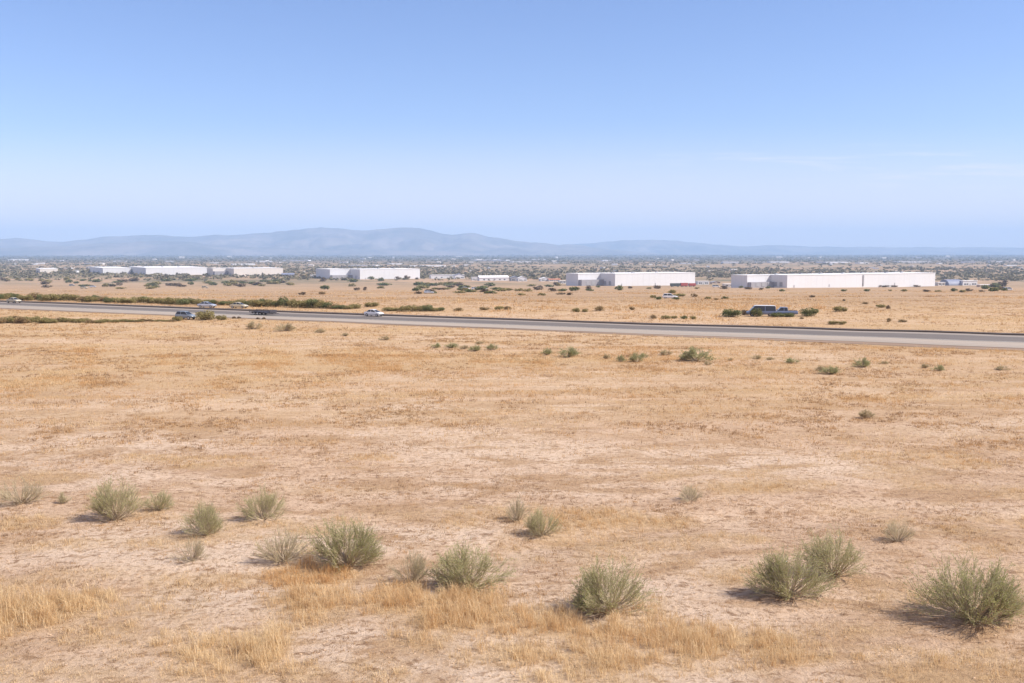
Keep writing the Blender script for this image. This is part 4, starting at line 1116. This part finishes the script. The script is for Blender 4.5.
def car(px, py, lpx, heading, paint, label, style='sedan', group=None, name='parked_car', cat='car', length=None):
    """heading: angle of the nose from +X"""
    p = at(px, py); s = mpp(p)
    Ln = length or 4.5
    lift = 0.06
    yr0, yr1 = float(line_y('verge', p.x)), float(line_y('kerb', p.x))
    z = p.z + (lift if yr0 < p.y < yr1 else 0.0)
    root = tag(empty(name, (p.x, p.y, z), heading), label, cat, group or 'vehicles by the highway')
    k = Ln / 4.5; W = 0.9
    view = math.atan2(p.x, p.y)
    seen = (abs(math.cos(heading + view)) * Ln + abs(math.sin(heading + view)) * 1.8) / s      # pixels across
    fit = min(1.15, max(0.72, lpx / seen))
    if style == 'sedan':
        st = [(-2.25, .70, .42, .72), (-2.15, .82, .30, .93), (-1.5, .88, .24, .98), (-.6, .9, .22, .97), (.7, .9, .22, .97), (1.3, .89, .22, .93), (1.95, .84, .26, .80), (2.2, .74, .36, .66)]
        cab = [(-1.65, .70, .97, .99), (-1.05, .66, .96, 1.38), (-.3, .66, .96, 1.46), (.25, .65, .96, 1.42), (1.15, .70, .95, .97)]
        roofx = (-1.0, .28, 1.38, 1.47); axles = (-1.35, 1.38); r = .33
    elif style == 'suv':
        st = [(-2.25, .78, .48, .9), (-2.2, .88, .36, 1.06), (-1.3, .92, .32, 1.08), (.6, .92, .32, 1.06), (1.3, .9, .32, 1.02), (2.0, .86, .36, .92), (2.25, .78, .44, .78)]
        cab = [(-2.14, .74, 1.06, 1.08), (-1.85, .72, 1.06, 1.62), (-.4, .72, 1.05, 1.70), (.25, .70, 1.05, 1.66), (1.05, .74, 1.03, 1.06)]
        roofx = (-1.9, .3, 1.64, 1.71); axles = (-1.35, 1.4); r = .37
    elif style == 'pickup':
        st = [(-2.7, .84, .55, 1.02), (-2.66, .90, .45, 1.08), (-.9, .92, .42, 1.08), (.9, .92, .42, 1.08), (1.8, .9, .42, 1.02), (2.45, .86, .46, .94), (2.6, .78, .5, .8)]
        cab = [(-.85, .76, 1.07, 1.10), (-.72, .74, 1.07, 1.70), (.0, .74, 1.07, 1.76), (.55, .72, 1.07, 1.70), (1.15, .76, 1.06, 1.09)]
        roofx = (-.78, .6, 1.68, 1.77); axles = (-1.65, 1.65); r = .40
    else:  # van
        st = [(-2.5, .92, .45, 1.0), (-2.46, .96, .38, 1.1), (1.2, .96, .36, 1.1), (1.9, .94, .38, 1.08), (2.45, .86, .42, .92), (2.55, .78, .5, .8)]
        cab = [(-2.47, .90, 1.1, 1.12), (-2.38, .86, 1.1, 2.02), (0.3, .86, 1.1, 2.10), (1.2, .84, 1.1, 2.02), (1.95, .86, 1.08, 1.12)]
        roofx = (-2.42, 1.2, 2.02, 2.13); axles = (-1.55, 1.6); r = .36
    b = MB().loft([sec_(x * k, hw, z0, z1) for x, hw, z0, z1 in st])
    link('body', b.mesh('body', M[paint], bevel=0.035), root)
    g = MB().loft([[(x * k, -hw * 1.08, z0), (x * k, hw * 1.08, z0), (x * k, hw * (.82 if z1 - z0 > .1 else 1.06), z1), (x * k, -hw * (.82 if z1 - z0 > .1 else 1.06), z1)] for x, hw, z0, z1 in cab])
    link('window', g.mesh('window', M['glass']), root)
    x0, x1, z0, z1 = roofx
    hw = cab[1][1] * .84
    roof = MB().loft([[(x * k, -q, za), (x * k, q, za), (x * k, q * .93, zb), (x * k, -q * .93, zb)] for x, q, za, zb in ((x0 - .05, hw, z0 - .03, z0 + .02), (x0 + .25, hw + .03, z1 - .06, z1 + .01), (x1 - .25, hw + .03, z1 - .06, z1 + .01), (x1 + .05, hw, z1 - .10, z1 - .04))])
    link('roof', roof.mesh('roof', M['car_white'] if style == 'van' else M[paint], bevel=0.015), root)
    # pillars join roof and body
    for sx in (-1, 1):
        pb = MB()
        for (xa, za, ha), (xb, zb, hb) in (((cab[0][0], cab[0][2], cab[0][1] * 1.06), (cab[1][0], cab[1][3] - .02, cab[1][1] * .84)), ((cab[-1][0], cab[-1][2], cab[-1][1] * 1.06), (cab[-2][0], cab[-2][3] - .02, cab[-2][1] * .84)), (((x0 + x1) / 2, .96, cab[2][1] * 1.1), ((x0 + x1) / 2, z1 - .05, hw + .02))):
            t = 0.045
            pb.loft([[(xa * k - t, sx * ha - .02, za), (xa * k + t, sx * ha - .02, za), (xa * k + t, sx * ha + .03, za), (xa * k - t, sx * ha + .03, za)],
                     [(xb * k - t, sx * hb - .02, zb), (xb * k + t, sx * hb - .02, zb), (xb * k + t, sx * hb + .03, zb), (xb * k - t, sx * hb + .03, zb)]])
        link('pillar', pb.mesh('pillar', M[paint]), root)
    for ax_ in axles:
        for sy in (-1, 1): wheel(root, ax_ * k, sy * (W - 0.10), r)
    xf = st[-1][0] * k; xb = st[0][0] * k
    for sy in (-1, 1):
        zf = st[-1][3]
        link('headlight', MB().box(xf - .12, xf + .02, sy * .58 - .16, sy * .58 + .16, zf - .14, zf - .01).mesh('headlight', M['lamp_clear'], bevel=.02), root)
        link('tail_light', MB().box(xb - .025, xb + .12, sy * .62 - .12, sy * .62 + .12, st[0][3] - .16, st[0][3] + .02).mesh('tail_light', M['lamp_red'], bevel=.02), root)
        link('mirror', MB().box(cab[-2][0] * k + .42, cab[-2][0] * k + .56, sy * .99 - .09, sy * .99 + .09, cab[-1][2] + .02, cab[-1][2] + .17).mesh('mirror', M['trim'], bevel=.02), root)
    link('bumper', MB().box(xf - .05, xf + .07, -.72, .72, st[-1][2] + .0, st[-1][2] + .2).mesh('bumper', M['trim'], bevel=.03), root)
    link('bumper', MB().box(xb - .07, xb + .05, -.74, .74, st[0][2] + .0, st[0][2] + .2).mesh('bumper', M['trim'], bevel=.03), root)
    root.scale = (fit,) * 3
    if style == 'pickup':
        link('cargo_bed', MB().box(-2.55 * k, -.92 * k, -.74, .74, 1.083, 1.13).mesh('cargo_bed', M['trim']), root)
    return root

RD = R(-30)     # the road runs to the right towards the viewer
car(374, 316.6, 20, RD, 'car_white', 'white car on the highway with dark rear window heading right', 'sedan', name='car', length=4.4)
car(207, 307.6, 18, R(-12), 'car_silver', 'silver car with blue tinted windows parked by the hedge beyond the road', 'sedan', length=4.6)
car(186, 319.4, 16, R(-20), 'car_slate', 'slate blue car parked behind a bush on the near road edge', 'suv', length=4.2)
car(14, 303.2, 11, R(-25), 'car_beige', 'beige car at the far left end of the highway', 'sedan', name='car', length=4.2)
car(239, 308.2, 14, R(-15), 'car_beige', 'low pale car half hidden against the hedge, right of the silver one', 'sedan', length=4.4)
car(761, 316.2, 26, R(172), 'car_blue', 'blue van with white roof parked behind a green bush', 'van', name='parked_van', cat='van', length=4.9)
car(783, 316.4, 24, R(170), 'car_blue', 'dusty blue pickup parked right of the blue van', 'pickup', name='parked_pickup', cat='pickup', length=4.4)
car(670, 299.0, 15, R(-10), 'car_white', 'white car standing between bushes in the middle field', 'suv', length=4.6, group='vehicles in the far scrub')
car(429, 293.6, 8, R(10), 'car_silver', 'pale blue car in front of the wide thicket', 'suv', length=5.0, group='vehicles in the far scrub')
for x, y, pt, l in ((466, 289.6, 'car_white', 'leftmost of the white cars parked inside the thicket'), (475, 289.8, 'car_white', 'middle one of the white cars parked inside the thicket'), (483, 289.6, 'car_white', 'rightmost of the white cars parked inside the thicket')):
    car(x, y, 8, R(random.uniform(-15, 15)), pt, l, 'suv', length=4.8, group='vehicles in the far scrub')
for x, y, pt, l in ((93, 287.4, 'car_silver', 'pale blue car in the left scrub below the warehouses'), (84, 288.6, 'car_beige', 'sandy white car left of the pale blue one in the left scrub'), (72, 286.0, 'car_slate', 'grey blue car behind a bush in the left scrub'), (205, 288.2, 'car_beige', 'pale car at the right side of the left scrub')):
    car(x, y, 8, R(random.uniform(-15, 15)), pt, l, 'suv', length=5.0, group='vehicles in the far scrub')
car(1008, 290.4, 8, R(5), 'car_white', 'white van among the far right tree clump', 'van', name='parked_van', cat='van', length=5.0, group='vehicles in the far scrub')
car(716, 287.5, 8, R(5), 'car_white', 'white van parked left of the longest warehouse', 'van', name='parked_van', cat='van', length=5.4, group='vehicles in the far scrub')

# flatbed trailer on the road
def flatbed(px, py):
    p = at(px, py)
    root = tag(empty('flatbed_trailer', (p.x, p.y, p.z + 0.06), RD), 'dark low flatbed trailer with open side hoops on the highway', 'trailer', 'vehicles by the highway')
    root.scale = (0.78, 0.78, 0.78)
    link('deck', MB().box(-3.2, 2.6, -1.0, 1.0, .50, .62).mesh('deck', M['car_dark'], bevel=.02), root)
    link('chassis', MB().box(-3.0, 3.0, -.45, -.30, .32, .497).box(-3.0, 3.0, .30, .45, .32, .497).mesh('chassis', M['car_dark']), root)
    link('headboard', MB().box(2.45, 2.597, -1.0, 1.0, .623, 1.05).mesh('headboard', M['car_dark'], bevel=.02), root)
    link('drawbar', MB().loft([[(2.6, -.4, .36), (2.6, .4, .36), (2.6, .4, .46), (2.6, -.4, .46)], [(4.1, -.06, .40), (4.1, .06, .40), (4.1, .06, .48), (4.1, -.06, .48)]]).mesh('drawbar', M['car_dark']), root)
    for x0 in (-3.1, -1.2, .7):
        for sy in (-1, 1):
            y = sy * .93
            link('side_hoop', MB().box(x0, x0 + .07, y - .035, y + .035, .623, .98).box(x0 + 1.5, x0 + 1.57, y - .035, y + .035, .623, .98).box(x0, x0 + 1.57, y - .035, y + .035, .983, 1.05).mesh('side_hoop', M['car_dark']), root)
    link('mudguard', MB().box(-2.3, .1, -1.14, -1.003, .62, .70).box(-2.3, .1, 1.003, 1.14, .62, .70).mesh('mudguard', M['car_dark']), root)
    for x in (-1.6, -.6):
        for sy in (-1, 1): wheel(root, x, sy * 1.08, .30, .2)
flatbed(264, 315.2)

# trailers by the warehouse wall
def box_trailer(px, py, wpx, hpx, mat, label):
    p = at(px, py); s = mpp(p); L = wpx * s; H = hpx * s
    root = tag(empty('box_trailer', p, TH * .4), label, 'trailer', 'trailers at the middle warehouse')
    link('cargo_box', MB().box(-L / 2, L / 2, -1.3, 1.3, 0.95, max(2.6, H)).mesh('cargo_box', M[mat], bevel=.06), root)
    link('chassis', MB().box(-L / 2 + .4, L / 2 - .4, -.5, .5, .6, .947).mesh('chassis', M['trim']), root)
    for x in (-L / 2 + 1.2, -L / 2 + 2.4, L / 2 - 1.5):
        for sy in (-1, 1): wheel(root, x, sy * 1.1, .48, .3)
    link('rear_door', MB().box(-L / 2 - .08, -L / 2 - .003, -1.2, 1.2, 1.1, max(2.4, H - .2)).mesh('rear_door', M['trim']), root)
box_trailer(675, 286.8, 9.5, 3.6, 'dark_paint', 'dark box trailer left of the red ones at the middle warehouse')
box_trailer(684, 286.7, 7.5, 3.8, 'red_paint', 'left red box trailer at the middle warehouse, next to the dark one')
box_trailer(692, 286.6, 7.0, 3.4, 'red_paint', 'right red box trailer near the end of the middle warehouse')

# ------------------------------------------------------------------ mountains
def ridge(name, label, dist, depth, prof, seed, rough):
    xs = np.array([p[0] for p in prof], float); ys = np.array([p[1] for p in prof], float)
    na, nr = 520, 60
    pxs = np.linspace(xs[0], xs[-1], na)
    crest = np.interp(pxs, xs, ys)
    kern = np.hanning(7); kern /= kern.sum()
    crest = np.convolve(np.pad(crest, 3, mode='edge'), kern, 'valid')
    crest = crest + (fbm(pxs / 18.0, pxs * 0 + seed, 5, seed) - 0.5) * 2.0 * rough * 2.6
    hgt = (HORIZON - crest) / F * dist + CAM_H                      # crest height
    tr = np.linspace(-1, 1, nr)
    V = []
    for t in tr:
        r = dist + t * depth
        X = (pxs - 512) / F * r; Y = np.full(na, r)
        fall = (1 - abs(t)) ** 0.85
        n = fbm(X / 900.0, Y / 900.0, 5, seed)
        rid = 1 - np.abs(2 * fbm(X / 1500.0, Y / 1500.0, 4, seed + 5) - 1)
        z = PLAIN_Z - 6 + (hgt - PLAIN_Z + 6) * fall * (1 - rough * (1 - (1 - abs(t)) ** 6) * (1.1 - rid)) + (n - 0.5) * 0.22 * (hgt - PLAIN_Z) * (0.35 + (1 - fall))
        gul = np.abs(2 * fbm(X / 520.0 + 0.6 * fbm(X / 900.0, Y / 900.0, 2, seed + 3), Y / 1900.0, 4, seed + 9) - 1)
        z = z - (hgt - PLAIN_Z) * 0.55 * (0.35 - gul) * np.clip(fall * (1 - fall) * 3.2, 0, 1)
        z = np.where(abs(t) > 0.985, PLAIN_Z - 6, z)
        V.append(np.stack([X, Y, z], 1))
    V = np.concatenate(V)
    I, J = np.meshgrid(np.arange(na - 1), np.arange(nr - 1)); q = (J * na + I).ravel()
    tag(link(name, fast_mesh(name, V, np.stack([q, q + 1, q + na + 1, q + na], 1), [M['mountain']], True)), label, 'mountains', kind='structure')
ridge('mountains', 'broad blue mountain range with a double summit on the horizon at left and centre', 14000, 2400,
      [(-220, 240), (-120, 236), (-40, 239), (0, 238), (30, 238), (65, 241.5), (85, 239), (105, 236.5), (130, 235), (150, 234), (165, 234.6), (178, 237), (190, 237), (205, 235.6), (235, 234), (265, 231.4), (280, 231), (300, 228.6), (322, 226.6), (340, 227.6), (352, 229.5), (365, 230), (385, 227.8), (405, 226), (425, 228), (440, 232), (452, 234.6), (465, 233.6), (475, 233), (490, 236.5), (512, 240), (540, 242.4), (570, 244.5), (600, 248), (640, 252), (660, 254)], 401, 0.55)
ridge('hills', 'lower hazy foothills in front of the main range at left', 11800, 1100,
      [(-220, 249), (-100, 245), (0, 247.5), (60, 246), (100, 243.6), (130, 242.6), (160, 241), (180, 240.6), (196, 242), (215, 244.4), (240, 246.5), (280, 247.5), (330, 249), (380, 249.6), (430, 250.5), (470, 252.5), (500, 254)], 433, 0.4)
ridge('far_hills', 'faint pale hills low on the horizon at right', 17200, 1400,
      [(520, 250), (560, 245), (600, 242), (625, 240), (650, 239), (680, 240.4), (715, 244), (745, 246), (765, 244.8), (780, 244.4), (810, 246), (860, 246.6), (905, 247.6), (940, 246.8), (1000, 247.4), (1080, 247), (1160, 245), (1240, 247)], 467, 0.4)

# ------------------------------------------------------------------ haze
HAZE = 0.96e-4
hz = MB().box(-16600, 16600, -400, 19600, PLAIN_Z - 12, 450).mesh('haze', bpy.data.materials.new('air_haze'))
hm = bpy.data.materials['air_haze']; hm.use_nodes = True
for n in list(hm.node_tree.nodes):
    if n.type != 'OUTPUT_MATERIAL': hm.node_tree.nodes.remove(n)
pv = nd(hm.node_tree, 'ShaderNodeVolumePrincipled')
pv.inputs['Color'].default_value = (0.475, 0.695, 1.0, 1)
pv.inputs['Density'].default_value = HAZE
pv.inputs['Anisotropy'].default_value = 0.0
hm.node_tree.links.new(pv.outputs[0], hm.node_tree.nodes['Material Output'].inputs['Volume'])
tag(link('haze', hz), 'pale blue haze lying over the whole plain', 'haze', kind='stuff')

# ------------------------------------------------------------------ light
SUN_EL = R(45); SUN_AZ = R(99)          # azimuth from +Y towards +X
sd = Vector((math.sin(SUN_AZ) * math.cos(SUN_EL), math.cos(SUN_AZ) * math.cos(SUN_EL), math.sin(SUN_EL)))
sl = bpy.data.lights.new('sun', 'SUN'); sl.energy = 4.8; sl.angle = R(0.53); sl.color = (1.0, 0.935, 0.85)
so = bpy.data.objects.new('sun', sl); COL.objects.link(so)
so.rotation_euler = (-sd).to_track_quat('-Z', 'Y').to_euler()

world = bpy.data.worlds.new('World'); scene.world = world; world.use_nodes = True
wt = world.node_tree
bg = wt.nodes['Background']
sky = nd(wt, 'ShaderNodeTexSky', sky_type='NISHITA')
sky.sun_disc = False; sky.sun_elevation = SUN_EL; sky.sun_rotation = SUN_AZ
sky.altitude = 600; sky.air_density = 1.0; sky.dust_density = 0.3; sky.ozone_density = 3.0
# thin high cloud wisps low in the sky
gen = nd(wt, 'ShaderNodeTexCoord').outputs['Generated']
sp = nd(wt, 'ShaderNodeSeparateXYZ'); wt.links.new(gen, sp.inputs[0])
u = math_(wt, 'DIVIDE', sp.outputs['X'], sp.outputs['Y']); v = math_(wt, 'DIVIDE', sp.outputs['Z'], sp.outputs['Y'])
cmb = nd(wt, 'ShaderNodeCombineXYZ'); wt.links.new(math_(wt, 'MULTIPLY', u, 7.0), cmb.inputs[0]); wt.links.new(math_(wt, 'MULTIPLY', v, 95.0), cmb.inputs[1])
wn = noise(wt, cmb.outputs[0], 1.0, 4, 0.55, 0.3)
band = math_(wt, 'MULTIPLY', mapr(wt, v, 0.055, 0.08), mapr(wt, v, 0.115, 0.088))
band = math_(wt, 'MULTIPLY', band, math_(wt, 'MULTIPLY', mapr(wt, u, 0.05, 0.25), mapr(wt, sp.outputs['Y'], 0.1, 0.3)))
cf = math_(wt, 'MULTIPLY', mapr(wt, wn, 0.49, 0.70, 0, 0.45), band)
skc = mixc(wt, cf, sky.outputs[0], (7.5, 7.3, 7.8))
skc = mixc(wt, mapr(wt, v, 0.135, 0.015, 0, 0.60), skc, (7.9, 6.9, 6.0))      # thin bright veil of dust low over the horizon
skc = mixc(wt, 1.0, skc, (0.965, 0.957, 1.16), 'MULTIPLY')      # camera white balance
wt.links.new(skc, bg.inputs['Color'])
bg.inputs['Strength'].default_value = 0.10

# ------------------------------------------------------------------ view
scene.view_settings.view_transform = 'Standard'
scene.view_settings.look = 'None'
scene.view_settings.exposure = 0.54
scene.view_settings.gamma = 1.0
scene.render.engine = 'CYCLES'
scene.cycles.use_denoising = True
scene.cycles.max_bounces = 6
scene.cycles.diffuse_bounces = 3
scene.cycles.volume_bounces = 1
scene.cycles.transparent_max_bounces = 8
scene.cycles.sample_clamp_indirect = 8
